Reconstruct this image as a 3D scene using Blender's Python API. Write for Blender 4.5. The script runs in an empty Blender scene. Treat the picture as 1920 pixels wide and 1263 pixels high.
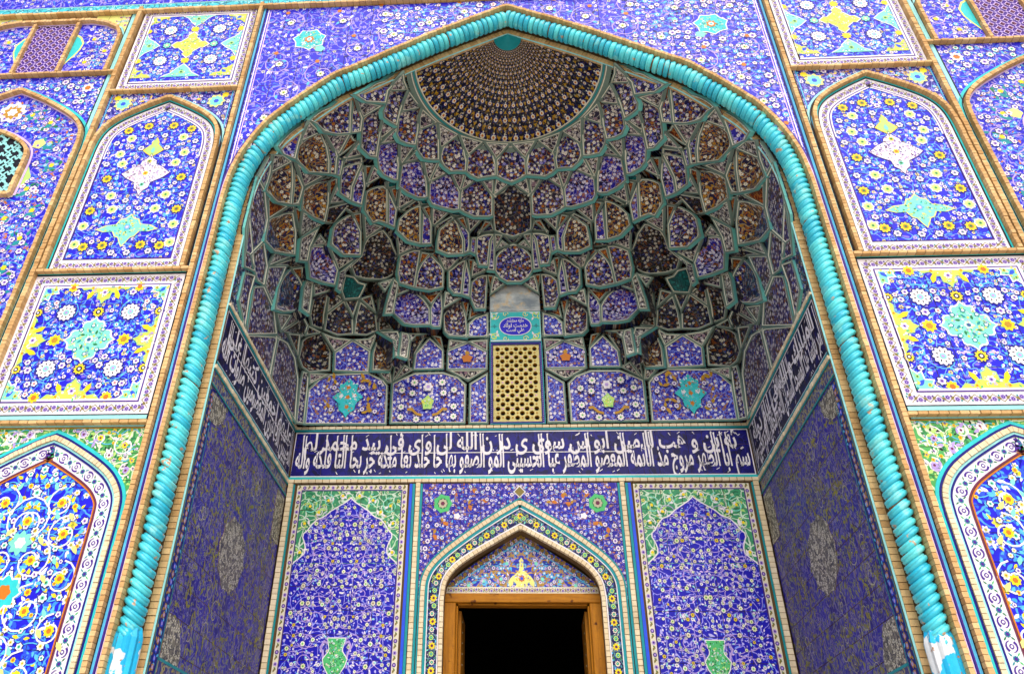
import bpy, math, random
import numpy as np
from mathutils import Matrix
random.seed(11)
R = random.Random(5)
SC = bpy.context.scene
COL = SC.collection
PI = math.pi
# ---------------------------------------------------------------- camera (unit 1 u = 0.8 m, solved from the portal's symmetry)
S, ZC = .8, 1.6
FPX, YAW, PITCH, ROLL, CX, PX, PY = 1560.516, math.radians(-4.54419), math.radians(39.10189), math.radians(1.33168), .03912, 867.1, 363.29
_cy, _sy, _cp, _sp, _cr, _sr = math.cos(YAW), math.sin(YAW), math.cos(PITCH), math.sin(PITCH), math.cos(ROLL), math.sin(ROLL)
FW = np.array([_sy*_cp, _cy*_cp, _sp])
_r0 = np.array([_cy, -_sy, 0.]); _u0 = np.cross(_r0, FW)
RT = _cr*_r0+_sr*_u0; UP = -_sr*_r0+_cr*_u0
CAMU = np.array([CX, -10., 0.])
cam = bpy.data.cameras.new('camera'); cam_o = bpy.data.objects.new('camera', cam); COL.objects.link(cam_o)
cam.sensor_fit = 'HORIZONTAL'; cam.sensor_width = 36; cam.lens = FPX/1920*36
cam.shift_x = (960-PX)/1920; cam.shift_y = (PY-631.5)/1920
cam.clip_start = .05; cam.clip_end = 3000
M = Matrix((( RT[0], UP[0], -FW[0], CX*S), (RT[1], UP[1], -FW[1], -10*S), (RT[2], UP[2], -FW[2], ZC), (0, 0, 0, 1)))
cam_o.matrix_world = M
SC.camera = cam_o
# ---------------------------------------------------------------- light: soft bright shade
SUN_EL, SUN_AZ = math.radians(48), math.radians(172)      # azimuth clockwise from +Y
w = bpy.data.worlds.new('World'); SC.world = w; w.use_nodes = True
nt = w.node_tree; sky = nt.nodes.new('ShaderNodeTexSky'); sky.sky_type = 'NISHITA'; sky.sun_disc = False
sky.sun_elevation = SUN_EL; sky.sun_rotation = SUN_AZ; sky.air_density = 1.0; sky.dust_density = 4.0; sky.ozone_density = .6
bg = nt.nodes['Background']; nt.links.new(sky.outputs[0], bg.inputs[0]); bg.inputs[1].default_value = .13
sun = bpy.data.lights.new('sun', 'SUN'); sun.energy = 1.2; sun.angle = math.radians(60); sun.color = (1, .96, .9)
sun_o = bpy.data.objects.new('sun', sun); COL.objects.link(sun_o)
sun_o.rotation_euler = (PI/2-SUN_EL, 0, -SUN_AZ+PI)
sun_o.location = (0, -20, 30)
SC.view_settings.view_transform = 'Standard'; SC.view_settings.look = 'None'; SC.view_settings.gamma = 1
SC.view_settings.exposure = .55; SC.view_settings.use_curve_mapping = False
SC.render.engine = 'CYCLES'
SC.cycles.max_bounces = 5; SC.cycles.diffuse_bounces = 3; SC.cycles.glossy_bounces = 2
# ---------------------------------------------------------------- materials
def lin(h):
    r, g, b = (int(h[i:i+2], 16)/255 for i in (0, 2, 4))
    return tuple((c/12.92 if c <= .04045 else ((c+.055)/1.055)**2.4) for c in (r, g, b))+(1,)
MATS = {}
class NT:
    def __init__(s, name):
        s.m = bpy.data.materials.new(name); s.m.use_nodes = True; s.t = s.m.node_tree
        s.b = s.t.nodes['Principled BSDF']
    def n(s, ty, **kw):
        nd = s.t.nodes.new(ty)
        for k, v in kw.items():
            if k in ('i', 'o'): continue
            setattr(nd, k, v)
        return nd
    def put(s, sock, v):
        if hasattr(v, 'is_linked') or hasattr(v, 'node'): s.t.links.new(v, sock)
        else: sock.default_value = v
    def math(s, op, a, b=0., c=None):
        nd = s.n('ShaderNodeMath', operation=op)
        s.put(nd.inputs[0], a); s.put(nd.inputs[1], b)
        if c is not None: s.put(nd.inputs[2], c)
        return nd.outputs[0]
    def mix(s, f, a, b):
        nd = s.n('ShaderNodeMix', data_type='RGBA')
        s.put(nd.inputs[0], f); s.put(nd.inputs[6], a); s.put(nd.inputs[7], b)
        return nd.outputs[2]
    def vm(s, op, a, b):
        nd = s.n('ShaderNodeVectorMath', operation=op); s.put(nd.inputs[0], a); s.put(nd.inputs[1], b); return nd.outputs[0]
    def noise(s, vec, sc, det=2., dim='3D'):
        nd = s.n('ShaderNodeTexNoise', noise_dimensions=dim); s.put(nd.inputs['Vector'], vec)
        nd.inputs['Scale'].default_value = sc; nd.inputs['Detail'].default_value = det
        return nd
    def vor(s, vec, sc, feat='F1'):
        nd = s.n('ShaderNodeTexVoronoi', voronoi_dimensions='2D', feature=feat); s.put(nd.inputs['Vector'], vec)
        nd.inputs['Scale'].default_value = sc; return nd
    def pos(s): return s.n('ShaderNodeNewGeometry').outputs['Position']
    def step(s, x, a, b):      # 1 below a, 0 above b
        nd = s.n('ShaderNodeMapRange', clamp=True); s.put(nd.inputs[0], x)
        nd.inputs[1].default_value = a; nd.inputs[2].default_value = b; nd.inputs[3].default_value = 1; nd.inputs[4].default_value = 0
        return nd.outputs[0]
def glaze(q, colsock, rough=.3, bump=.0, bscale=60., spec=.22):
    P = q.pos()
    n1 = q.noise(P, 2.2, 4); n2 = q.noise(P, 23., 3)
    v = q.math('ADD', q.math('MULTIPLY', n1.outputs[0], .5), q.math('MULTIPLY', n2.outputs[0], .3))
    v = q.math('ADD', v, .58)
    hs = q.n('ShaderNodeHueSaturation'); q.put(hs.inputs['Value'], v); q.put(hs.inputs['Color'], colsock)
    hs.inputs['Saturation'].default_value = 1.0
    q.t.links.new(hs.outputs[0], q.b.inputs['Base Color'])
    rr = q.math('ADD', q.math('MULTIPLY', n2.outputs[0], .25), rough-.02); q.t.links.new(rr, q.b.inputs['Roughness'])
    q.b.inputs['Specular IOR Level'].default_value = spec
    if bump:
        nb = q.noise(P, bscale, 3); bp = q.n('ShaderNodeBump'); bp.inputs['Strength'].default_value = bump; bp.inputs['Distance'].default_value = .01
        q.t.links.new(nb.outputs[0], bp.inputs['Height']); q.t.links.new(bp.outputs[0], q.b.inputs['Normal'])
    return q.m
def plain(name, hexc, rough=.32, bump=.05, isl=0., hex2=None):
    q = NT(name); c = lin(hexc)
    rgb = q.n('ShaderNodeRGB'); rgb.outputs[0].default_value = c; sock = rgb.outputs[0]
    if isl:
        g = q.n('ShaderNodeNewGeometry').outputs['Random Per Island']
        sock = q.mix(q.math('MULTIPLY', g, isl), sock, lin(hex2))
        n = q.noise(q.pos(), 1.3, 4); sock = q.mix(q.math('MULTIPLY', q.step(n.outputs[0], .38, .5), .35), sock, lin(hex2))
    MATS[name] = glaze(q, sock, rough, bump); return MATS[name]
def floral(name, ground, leaf, vine, dots, center, sc=9., coord='UV', r=.33, petals=6, leafsc=2.4, leafr=.33, leafamt=.55, vinew=.035, warp=.25, ground2=None, gsc=1.2, rough=.3, vsc=1., cf=1.):
    q = NT(name)
    if coord == 'UV':
        vec = q.n('ShaderNodeUVMap').outputs[0]
    else:
        sp = q.n('ShaderNodeSeparateXYZ'); q.t.links.new(q.pos(), sp.inputs[0])
        cb = q.n('ShaderNodeCombineXYZ')
        q.put(cb.inputs[0], q.math('MULTIPLY', q.math('ABSOLUTE', sp.outputs[0]) if coord == 'XZ' else sp.outputs[1], 1/S))
        q.put(cb.inputs[1], q.math('MULTIPLY', sp.outputs[2], 1/S)); vec = cb.outputs[0]
    nz = q.noise(vec, 3.2, 2., '2D')
    wv = q.vm('ADD', vec, q.vm('MULTIPLY', q.vm('SUBTRACT', nz.outputs[1], (.5, .5, .5)), (warp, warp, 0)))
    col = q.n('ShaderNodeRGB'); col.outputs[0].default_value = lin(ground); col = col.outputs[0]
    if ground2:
        n = q.noise(vec, gsc*3, 3., '2D'); col = q.mix(q.step(n.outputs[0], .42, .5), col, lin(ground2))
    # leaves
    v2 = q.vor(wv, sc*leafsc); sr = q.n('ShaderNodeSeparateColor'); q.t.links.new(v2.outputs['Color'], sr.inputs[0])
    lm = q.math('MULTIPLY', q.step(v2.outputs['Distance'], leafr-.06, leafr+.06), q.step(sr.outputs[0], leafamt-.01, leafamt+.01))
    lc = q.mix(q.step(sr.outputs[1], .5, .52), lin(leaf[1]), lin(leaf[0]))
    col = q.mix(lm, col, lc)
    # vines
    v3 = q.vor(wv, sc*.7*vsc, 'DISTANCE_TO_EDGE')
    col = q.mix(q.step(v3.outputs['Distance'], vinew, vinew+.025), col, lin(vine))
    # flowers
    v1 = q.vor(vec, sc); sc1 = q.n('ShaderNodeSeparateColor'); q.t.links.new(v1.outputs['Color'], sc1.inputs[0])
    dl = q.vm('SUBTRACT', vec, v1.outputs['Position']); sd = q.n('ShaderNodeSeparateXYZ'); q.t.links.new(dl, sd.inputs[0])
    an = q.math('ARCTAN2', sd.outputs[1], sd.outputs[0])
    pet = q.math('ADD', q.math('MULTIPLY', q.math('COSINE', q.math('MULTIPLY', an, float(petals))), .17), .85)
    dd = q.math('DIVIDE', v1.outputs['Distance'], q.math('MULTIPLY', pet, q.math('ADD', q.math('MULTIPLY', sc1.outputs[1], .45), .7)))
    dc = lin(dots[-1][1]); first = True
    for t, h in reversed(dots[:-1]):
        dc = q.mix(q.step(sc1.outputs[0], t-.005, t+.005), dc, lin(h))
    if len(dots) == 1:
        rgb = q.n('ShaderNodeRGB'); rgb.outputs[0].default_value = dc; dc = rgb.outputs[0]
    on = q.step(sc1.outputs[0], dots[-1][0]-.005, dots[-1][0]+.005)
    col = q.mix(q.math('MULTIPLY', q.step(dd, r+.07, r+.1), on), col, lin(ground))
    col = q.mix(q.math('MULTIPLY', q.step(dd, r-.03, r+.03), on), col, dc)
    col = q.mix(q.math('MULTIPLY', q.step(dd, r*.36*cf, r*.5*cf), on), col, lin(center))
    MATS[name] = glaze(q, col, rough, .04); return MATS[name]
for a in [('white', 'ECE8F0'), ('cream', 'E4DEC8'), ('yellow', 'F2D81E'), ('turq', '2FC6CC'), ('turqdark', '16909A'), ('ltblue', '59BDF0'), ('midblue', '2A55E8'),
          ('navy', '10107A'), ('black', '0B0B20'), ('purple', '4A2490'), ('lilac', 'B49CE0'), ('green', '4FBF73'), ('dkgreen', '23784A'), ('palegreen', 'B6E27A'), ('mint', '7FE2CC'), ('paleyellow', 'ECEB8A'),
          ('orange', 'C8761E'), ('ochre', 'B98A22'), ('olive', '85783A'), ('pinkline', 'DCC0F4'), ('maroon', '6B2B4A'), ('blue', '1C16D8'), ('paleturq', '9ADFE2'), ('gold', 'B58E1E'), ('pink', 'D9A8C8'), ('beige', 'B9B59C')]:
    plain(*a)
plain('coil', '35CFE0', .3, .1); plain('ribgrey', '74897F', .4, .1); plain('ribturq', '6CBDB6', .35, .1); plain('ribwhite', 'E6E4D0', .4)
plain('brick', 'E6C48E', .75, .5, .7, 'B5854C'); plain('brickpale', 'EDE0C2', .7, .4, .5, 'D0B686'); plain('mortar', '6E5638', .9, .3); plain('pointing', 'A98A5C', .9, .3)
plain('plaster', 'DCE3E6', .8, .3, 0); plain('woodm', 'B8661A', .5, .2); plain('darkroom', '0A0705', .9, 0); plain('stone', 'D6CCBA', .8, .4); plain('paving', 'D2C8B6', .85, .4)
plain('rustbrown', '7A5636'); plain('bonding', '8A7050', .9, .4); plain('shell', '3C4B48', .6, .2); plain('chip', 'D8CDBE', .8, .3); plain('exposed', 'B5815A', .9, .4)
BL = '1812D2'
floral('f_panel', BL, ('4C9CF0', '7C6CF0'), '6FB4F4', [(.30, 'F0ECF8'), (.40, 'F0E060'), (.55, 'C9B8F0')], '4A34B0', 9.5, 'XZ', .3, 6, 2.2, .34, .42, .022)
floral('f_span', '1E18CC', ('4E86F0', '8A86F0'), '9A8CEC', [(.28, 'F0ECF6'), (.38, 'C9C9A0'), (.46, 'A89CF0')], '5A44B8', 8., 'XZ', .3, 5, 2.3, .36, .5, .028, .35)
floral('f_low', BL, ('3FA0F4', '2A66F0'), '4FA4F4', [(.25, 'F4F0E8'), (.42, 'F0DA28'), (.5, 'D8D8F0')], '9FA030', 6.2, 'XZ', .33, 6, 2.4, .36, .55, .03)
floral('f_dark', '1A128E', ('6A60D8', '9C8CE0'), '7C88E0', [(.4, 'F0ECF4'), (.55, 'D8C060'), (.62, 'C0A8E8')], '3A2CA0', 10., 'XZ', .36, 6, 2.2, .36, .5, .03)
floral('f_green', '4FA85C', ('2E7A44', 'B8DE78'), 'DDE9C8', [(.28, 'EDEBDC'), (.42, 'E8CC30'), (.5, 'D8D0E4')], '6A5A90', 8.5, 'XZ', .32, 5, 2.2, .36, .6, .05)
floral('f_greenb', '3E9A6C', ('2A7A58', '8CCB8C'), 'CDE6D2', [(.22, 'DDE6C0'), (.32, 'E4D860')], '2A7A58', 9., 'XZ', .3, 5, 2.2, .34, .6, .05)
floral('f_back', '150EB4', ('B7B4F4', '6A8CF0'), 'A8A0F0', [(.25, 'DCDCC8'), (.35, 'F0E8F4')], '7F9A78', 9., 'XZ', .3, 7, 2.3, .3, .42, .02)
floral('f_side', '20189C', ('8C9428', '5C54B0'), '77709C', [(.22, 'A0A428'), (.4, '8E8AB8')], '3A3470', 11., 'YZ', .32, 4, 2.2, .36, .6, .03, .4, '18107C', .6)
floral('f_sideband', '3A367A', ('A49A4A', '4E6AA0'), '98967C', [(.35, 'B2A45A'), (.5, '8A90B8')], '4A4A50', 9., 'YZ', .36, 4, 2.2, .38, .7, .06)
floral('f_beige', '7C7868', ('3A3848', 'CDC9B4'), '3C3A44', [(.6, 'D6D2BE')], '50505A', 13., 'YZ', .4, 5, 2.2, .38, .7, .05)
floral('f_door', '20149C', ('7A74D8', 'B07C3A'), '6C62C4', [(.5, 'ECE8F4'), (.6, 'C0903C')], '4A3AA8', 13., 'XZ', .34, 6, 2.2, .32, .45, .025)
floral('f_doorband', '161050', ('3E8C96', '4A58B4'), '5A8A90', [(.25, '9FB46A'), (.4, 'C8C8C0')], '3A4A40', 9., 'XZ', .36, 6, 2.2, .36, .6, .03)
floral('f_tymp', '2A34C0', ('6AA0E0', 'C09A50'), 'C09858', [(.3, 'D8D0E8'), (.45, '7AC0D0')], '7050A0', 8., 'XZ', .36, 6, 2.2, .36, .6, .05)
floral('f_turqband', '3FC4D4', ('1A7C96', '9FE4EC'), '1E7C98', [(.3, 'BFEFF2')], '1A7C96', 9., 'XZ', .3, 5, 2., .36, .6, .06)
WHITE_B = 'E9E4F2'
MU = '17154E'
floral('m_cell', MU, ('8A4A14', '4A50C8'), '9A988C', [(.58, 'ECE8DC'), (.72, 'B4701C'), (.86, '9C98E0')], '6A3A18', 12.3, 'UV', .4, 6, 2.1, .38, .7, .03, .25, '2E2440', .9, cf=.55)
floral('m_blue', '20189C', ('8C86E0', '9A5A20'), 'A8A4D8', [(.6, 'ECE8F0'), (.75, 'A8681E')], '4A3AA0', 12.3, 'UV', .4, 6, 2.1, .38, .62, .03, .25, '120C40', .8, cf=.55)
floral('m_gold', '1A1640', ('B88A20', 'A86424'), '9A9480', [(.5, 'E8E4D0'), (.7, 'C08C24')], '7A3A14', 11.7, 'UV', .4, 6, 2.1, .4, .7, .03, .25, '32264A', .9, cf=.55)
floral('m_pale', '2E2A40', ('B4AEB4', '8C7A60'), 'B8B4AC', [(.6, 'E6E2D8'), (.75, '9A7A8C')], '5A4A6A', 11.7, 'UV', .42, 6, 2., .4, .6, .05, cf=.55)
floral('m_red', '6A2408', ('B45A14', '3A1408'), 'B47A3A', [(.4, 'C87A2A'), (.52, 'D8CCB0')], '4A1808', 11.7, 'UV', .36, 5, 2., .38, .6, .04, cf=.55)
floral('m_dark', '12122E', ('7A4C18', '3A468C'), '5E6058', [(.5, 'C8C4B4'), (.68, '8A4C1C')], '3A2410', 12.3, 'UV', .38, 6, 2.1, .36, .5, .025, .25, '1C120A', .9, cf=.55)  # cell floral darkened, painting the shade of the deep recesses into the colour
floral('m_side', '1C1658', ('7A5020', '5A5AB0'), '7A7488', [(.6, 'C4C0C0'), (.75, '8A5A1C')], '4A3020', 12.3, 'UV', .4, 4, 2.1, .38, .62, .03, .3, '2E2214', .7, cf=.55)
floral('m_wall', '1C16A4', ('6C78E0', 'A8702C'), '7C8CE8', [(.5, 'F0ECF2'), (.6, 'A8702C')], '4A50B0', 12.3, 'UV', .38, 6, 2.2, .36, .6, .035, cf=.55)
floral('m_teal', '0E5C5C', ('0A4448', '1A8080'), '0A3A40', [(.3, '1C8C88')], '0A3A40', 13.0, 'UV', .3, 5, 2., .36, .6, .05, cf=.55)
m = MATS
# ---------------------------------------------------------------- mesh helpers
def T(p): return (p[0]*S, p[1]*S, p[2]*S+ZC)
def empty(name, loc, label, cat, group=None):
    o = bpy.data.objects.new(name, None); COL.objects.link(o); o.location = T(loc); o.empty_display_size = .2
    o['label'] = label; o['category'] = cat
    if group: o['group'] = group
    return o
def wloc(o):
    x = np.array(o.location)
    return x if o.parent is None else x+wloc(o.parent)
def mesh(name, verts, faces, mats, parent=None, midx=None, uv=None, smooth=False, kind=None):
    """verts in u (world); object origin at the lower centre of its box"""
    v = np.array(verts, float)*S; v[:, 2] += ZC
    lo, hi = v.min(0), v.max(0); org = np.array([(lo[0]+hi[0])/2, (lo[1]+hi[1])/2, lo[2]])
    me = bpy.data.meshes.new(name); me.from_pydata((v-org).tolist(), [], faces)
    for q in (mats if isinstance(mats, (list, tuple)) else [mats]): me.materials.append(q)
    if midx is not None: me.polygons.foreach_set('material_index', midx)
    if uv is not None:
        li = np.empty(len(me.loops), np.int32); me.loops.foreach_get('vertex_index', li)
        lay = me.uv_layers.new(name='UVMap'); lay.data.foreach_set('uv', np.array(uv, np.float32)[li].ravel())
    if smooth: me.polygons.foreach_set('use_smooth', [True]*len(me.polygons))
    o = bpy.data.objects.new(name, me); COL.objects.link(o)
    o.location = org
    if parent is not None: o.parent = parent; o.location = org-wloc(parent)
    if kind: o['kind'] = kind
    return o
def link(name, me, loc, parent, rot=None):
    o = bpy.data.objects.new(name, me); COL.objects.link(o); o.parent = parent
    o.location = np.array(T(loc))-wloc(parent)
    if rot is not None: o.rotation_euler = rot
    return o
def tagt(o, label, cat, group=None):
    o['label'] = label; o['category'] = cat
    if group: o['group'] = group
    return o
# planes: (a, b, d) -> u ; d = towards the viewer
WB, YF, YB, KB = 4.2, .3, 4.78, 1.0264
PF = lambda a, b, d=0.: (a, -d, b)
PBK = lambda a, b, d=0.: (a, YB-d, b)
PSL = lambda a, b, d=0.: (-WB+d, a, b)
PSR = lambda a, b, d=0.: (WB-d, a, b)
def box(name, plane, a0, a1, b0, b1, d0, d1, mt, parent=None, kind=None):
    v = [plane(a, b, d) for d in (d0, d1) for a, b in ((a0, b0), (a1, b0), (a1, b1), (a0, b1))]
    f = [(0, 1, 2, 3), (4, 5, 6, 7), (0, 1, 5, 4), (1, 2, 6, 5), (2, 3, 7, 6), (3, 0, 4, 7)]
    return mesh(name, v, f, mt, parent, kind=kind)
def catmull(P, n=6):
    P = [np.array(p, float) for p in P]; out = []
    Q = [2*P[0]-P[1]]+P+[2*P[-1]-P[-2]]
    for i in range(1, len(Q)-2):
        for k in range(n):
            t = k/n
            out.append(.5*((2*Q[i])+(-Q[i-1]+Q[i+1])*t+(2*Q[i-1]-5*Q[i]+4*Q[i+1]-Q[i+2])*t*t+(-Q[i-1]+3*Q[i]-3*Q[i+1]+Q[i+2])*t**3))
    out.append(P[-1]); return [tuple(p) for p in out]
def arch(half, xc, zb, n=5, sgn=1):
    """half: (dx, z) from apex to springing; returns polyline left foot -> apex -> right foot"""
    h = catmull(half, n); h = h+[(h[-1][0], zb)]
    return [(xc-d, z) for d, z in reversed(h)]+[(xc+d, z) for d, z in h[1:]]
def offs(path, d, closed=False):
    P = np.array(path, float); n = len(P); out = []
    for i in range(n):
        a = P[i]-P[i-1] if (i or closed) else P[1]-P[0]
        b = P[(i+1) % n]-P[i] if (i < n-1 or closed) else P[-1]-P[-2]
        a = a/(np.linalg.norm(a)+1e-9); b = b/(np.linalg.norm(b)+1e-9)
        na = np.array([-a[1], a[0]]); nb = np.array([-b[1], b[0]]); k = na+nb; L = k@k
        k = k/max(L, .35)*2 if L > 1e-6 else na
        out.append(tuple(P[i]+k*d))
    return out
def resample(path, step):
    P = np.array(path, float); seg = np.linalg.norm(np.diff(P, axis=0), axis=1); c = np.concatenate([[0], np.cumsum(seg)])
    n = max(2, int(round(c[-1]/step))+1); t = np.linspace(0, c[-1], n)
    return [(float(np.interp(q, c, P[:, 0])), float(np.interp(q, c, P[:, 1]))) for q in t]
def inside(p, poly):
    x, y = p; r = False; j = len(poly)-1
    for i in range(len(poly)):
        xi, yi = poly[i]; xj, yj = poly[j]
        if (yi > y) != (yj > y) and x < (xj-xi)*(y-yi)/(yj-yi)+xi: r = not r
        j = i
    return r
def clip_rect(poly, x0, x1, y0, y1):
    def cl(P, ax, v, keep):
        out = []
        for i in range(len(P)):
            a, b = P[i-1], P[i]; ia = keep(a[ax], v); ib = keep(b[ax], v)
            if ia != ib:
                t = (v-a[ax])/(b[ax]-a[ax]); out.append((a[0]+t*(b[0]-a[0]), a[1]+t*(b[1]-a[1])))
            if ib: out.append(b)
        return out
    for ax, v, k in ((0, x0, lambda p, q: p >= q), (0, x1, lambda p, q: p <= q), (1, y0, lambda p, q: p >= q), (1, y1, lambda p, q: p <= q)):
        if len(poly) < 3: return []
        poly = cl(poly, ax, v, k)
    return poly
def area(P): return .5*sum(P[i-1][0]*P[i][1]-P[i][0]*P[i-1][1] for i in range(len(P)))
# bricks laid along a path: separate little blocks with open joints
def bricks(name, plane, path, wd, d0, d1, parent, step=.06, mt=None, gap=.05):
    P = resample(path, step); L = offs(P, wd/2); Q = offs(P, -wd/2); v = []; f = []
    for i in range(len(P)-1):
        g = gap+R.random()*.02; g2 = 1-gap
        def lp(A, t): return (A[i][0]+(A[i+1][0]-A[i][0])*t, A[i][1]+(A[i+1][1]-A[i][1])*t)
        top = d1+R.uniform(-.006, .006); k = len(v)
        c = [lp(L, g), lp(L, g2), lp(Q, g2), lp(Q, g)]
        v += [plane(x, z, d0) for x, z in c]+[plane(x, z, top) for x, z in c]
        f += [(k+4, k+5, k+6, k+7), (k, k+1, k+5, k+4), (k+1, k+2, k+6, k+5), (k+2, k+3, k+7, k+6), (k+3, k, k+4, k+7)]
    # mortar bed
    k = len(v); e = min(.012, (d1-d0)*.3)
    L2 = offs(P, wd/2-.004); Q2 = offs(P, -wd/2+.004)
    mi = [0]*len(f)
    for i in range(len(P)):
        for A in (L2, Q2):
            for d in (d0, d1-e): v.append(plane(A[i][0], A[i][1], d))
    for i in range(len(P)-1):
        a = k+4*i; b = a+4
        f += [(a+1, b+1, b+3, a+3), (a, b, b+1, a+1), (a+2, b+2, b+3, a+3)]; mi += [1]*3
    return mesh(name, v, f, [mt or m['brick'], m['pointing']], parent, mi, kind='stuff')
def ribbon(name, plane, path, o0, o1, d, mt, parent, thick=.012):
    L = offs(path, o0); Q = offs(path, o1); v = []; f = []
    for a, b in zip(L, Q): v += [plane(*a, d-thick), plane(*a, d), plane(*b, d), plane(*b, d-thick)]
    for i in range(len(path)-1):
        k = 4*i
        for j in range(3): f.append((k+j, k+j+1, k+j+5, k+j+4))
    return mesh(name, v, f, mt, parent)
def band(name, plane, outer, inner, d, mt, parent, closed=True):
    n = len(outer); v = [plane(*p, d) for p in outer]+[plane(*p, d) for p in inner]
    f = [(i, (i+1) % n, n+(i+1) % n, n+i) for i in range(n if closed else n-1)]
    return mesh(name, v, f, mt, parent)
def tiles(plane, poly, size, mt, parent, d=0., gap=.008, x0=None, z0=None, name='tile', thick=.03):
    xs = [p[0] for p in poly]; zs = [p[1] for p in poly]
    x0 = min(xs) if x0 is None else x0; z0 = min(zs) if z0 is None else z0
    nx = max(1, round((max(xs)-x0)/size)); nz = max(1, round((max(zs)-z0)/size))
    sx = (max(xs)-x0)/nx; sz = (max(zs)-z0)/nz; share = None; O = np.array(plane(0, 0, 0))
    for i in range(nx):
        for j in range(nz):
            a0, a1, b0, b1 = x0+i*sx+gap/2, x0+(i+1)*sx-gap/2, z0+j*sz+gap/2, z0+(j+1)*sz-gap/2
            P = clip_rect(poly, a0, a1, b0, b1)
            if len(P) < 3 or abs(area(P)) < 2e-4: continue
            ca, cb = (a0+a1)/2, (b0+b1)/2
            full = abs(abs(area(P))-(a1-a0)*(b1-b0)) < 1e-6
            rot = tuple(R.uniform(-.005, .005) for _ in range(3))
            if full and share is not None: me = share
            else:
                n = len(P); v = [np.array(plane(x-ca, z-cb, dd))-O for dd in (0., -thick) for x, z in P]
                f = [tuple(range(n))]+[(q, (q+1) % n, n+(q+1) % n, n+q) for q in range(n)]
                me = bpy.data.meshes.new(name); me.from_pydata([(q*S).tolist() for q in v], [], f)
                me.materials.append(mt); me.materials.append(m['bonding']); me.polygons.foreach_set('material_index', [0]+[1]*n)
                if full: share = me
            link(name, me, plane(ca, cb, d), parent, rot)
class Ink:
    """flat coloured inlay pieces drawn in a plane"""
    def __init__(s, plane, d0=.003, st=.0009): s.p = plane; s.v = []; s.f = []; s.mi = []; s.ms = []; s.d0 = d0; s.st = st; s.c = 0
    def dd(s, l):
        s.c += 1; return s.d0+s.st*l+(s.c % 37)*2.2e-5
    def mi_(s, c):
        if c not in s.ms: s.ms.append(c)
        return s.ms.index(c)
    def poly(s, P, c, l=0):
        k = len(s.v); d = s.dd(l)
        s.v += [s.p(x, z, d) for x, z in P]; s.f.append(tuple(range(k, k+len(P)))); s.mi.append(s.mi_(c))
    def fan(s, x, z, P, c, l=0):
        k = len(s.v); d = s.dd(l); n = len(P); s.v.append(s.p(x, z, d)); s.v += [s.p(a, b, d) for a, b in P]
        i = s.mi_(c)
        for j in range(n): s.f.append((k, k+1+j, k+1+(j+1) % n)); s.mi.append(i)
    def star(s, x, z, r, n, c, l=0, deep=.25, rot=0., asp=1., pts=4):
        P = []
        for j in range(n*pts):
            a = rot+2*PI*j/(n*pts); q = r*(1-deep*(.5-.5*math.cos(n*(a-rot))))
            P.append((x+q*math.cos(a), z+q*math.sin(a)*asp))
        s.fan(x, z, P, c, l)
    def flower(s, x, z, r, n=6, c=('white', 'lilac', 'navy'), l=1, rot=0., rim='navy'):
        if rim: s.star(x, z, r*1.22, n, rim, l, .2, rot, pts=3)
        s.star(x, z, r, n, c[0], l+1, .3, rot, pts=3 if r < .05 else 4)
        s.star(x, z, r*.52, n, c[1], l+2, .15, rot+.3, pts=2)
        if len(c) > 2: s.star(x, z, r*.26, 6, c[2], l+3, 0, pts=1)
    def leaf(s, x, z, a, L, w, c, l=0):
        ca, sa = math.cos(a), math.sin(a)
        s.poly([(x+p*L*ca-q*w*sa, z+p*L*sa+q*w*ca) for p, q in ((0, 0), (.35, .5), (.7, .35), (1, 0), (.6, -.3), (.3, -.35))], c, l)
    def line(s, P, w, c, l=0, closed=False, taper=False):
        if closed: P = list(P)+[P[0]]
        A = offs(P, w/2); B = offs(P, -w/2)
        if closed: A[-1] = A[0]; B[-1] = B[0]
        k = len(s.v); d = s.dd(l); i = s.mi_(c); n = len(P)
        for q, (a, b) in enumerate(zip(A, B)):
            if taper:
                t = 1-.8*q/(n-1); mx, mz = (a[0]+b[0])/2, (a[1]+b[1])/2
                a = (mx+(a[0]-mx)*t, mz+(a[1]-mz)*t); b = (mx+(b[0]-mx)*t, mz+(b[1]-mz)*t)
            s.v += [s.p(*a, d), s.p(*b, d)]
        for q in range(n-1): s.f.append((k+2*q, k+2*q+1, k+2*q+3, k+2*q+2)); s.mi.append(i)
    def spiral(s, x, z, r, turns, a0, dr, w, c, l=0, leaves=None, mir=None):
        P = []
        n = int(turns*14)
        for j in range(n+1):
            t = j/n; rr = r*(1-.82*t); a = a0+dr*2*PI*turns*t; P.append((x+rr*math.cos(a), z+rr*math.sin(a)))
        s.line(P, w, c, l)
        if leaves:
            for j in range(2, n, 3):
                a = math.atan2(P[j][1]-P[j-1][1], P[j][0]-P[j-1][0]); s.leaf(*P[j], a+R.choice((-1, 1))*.9, w*5.5, w*3, R.choice(leaves), l)
    def scallop(s, x, z, rx, rz, n, c, l=0, amp=.14, rot=0.):
        P = []
        for j in range(n*6):
            a = 2*PI*j/(n*6)+rot; q = 1-amp*abs(math.sin(n*(a-rot)/2)); P.append((x+rx*q*math.cos(a), z+rz*q*math.sin(a)))
        s.fan(x, z, P, c, l); return P
    def build(s, name, parent, kind='stuff', label=None):
        o = mesh(name, s.v, s.f, [m[c] for c in s.ms], parent, s.mi)
        if kind: o['kind'] = kind
        if label: o['label'] = label
        return o
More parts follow.
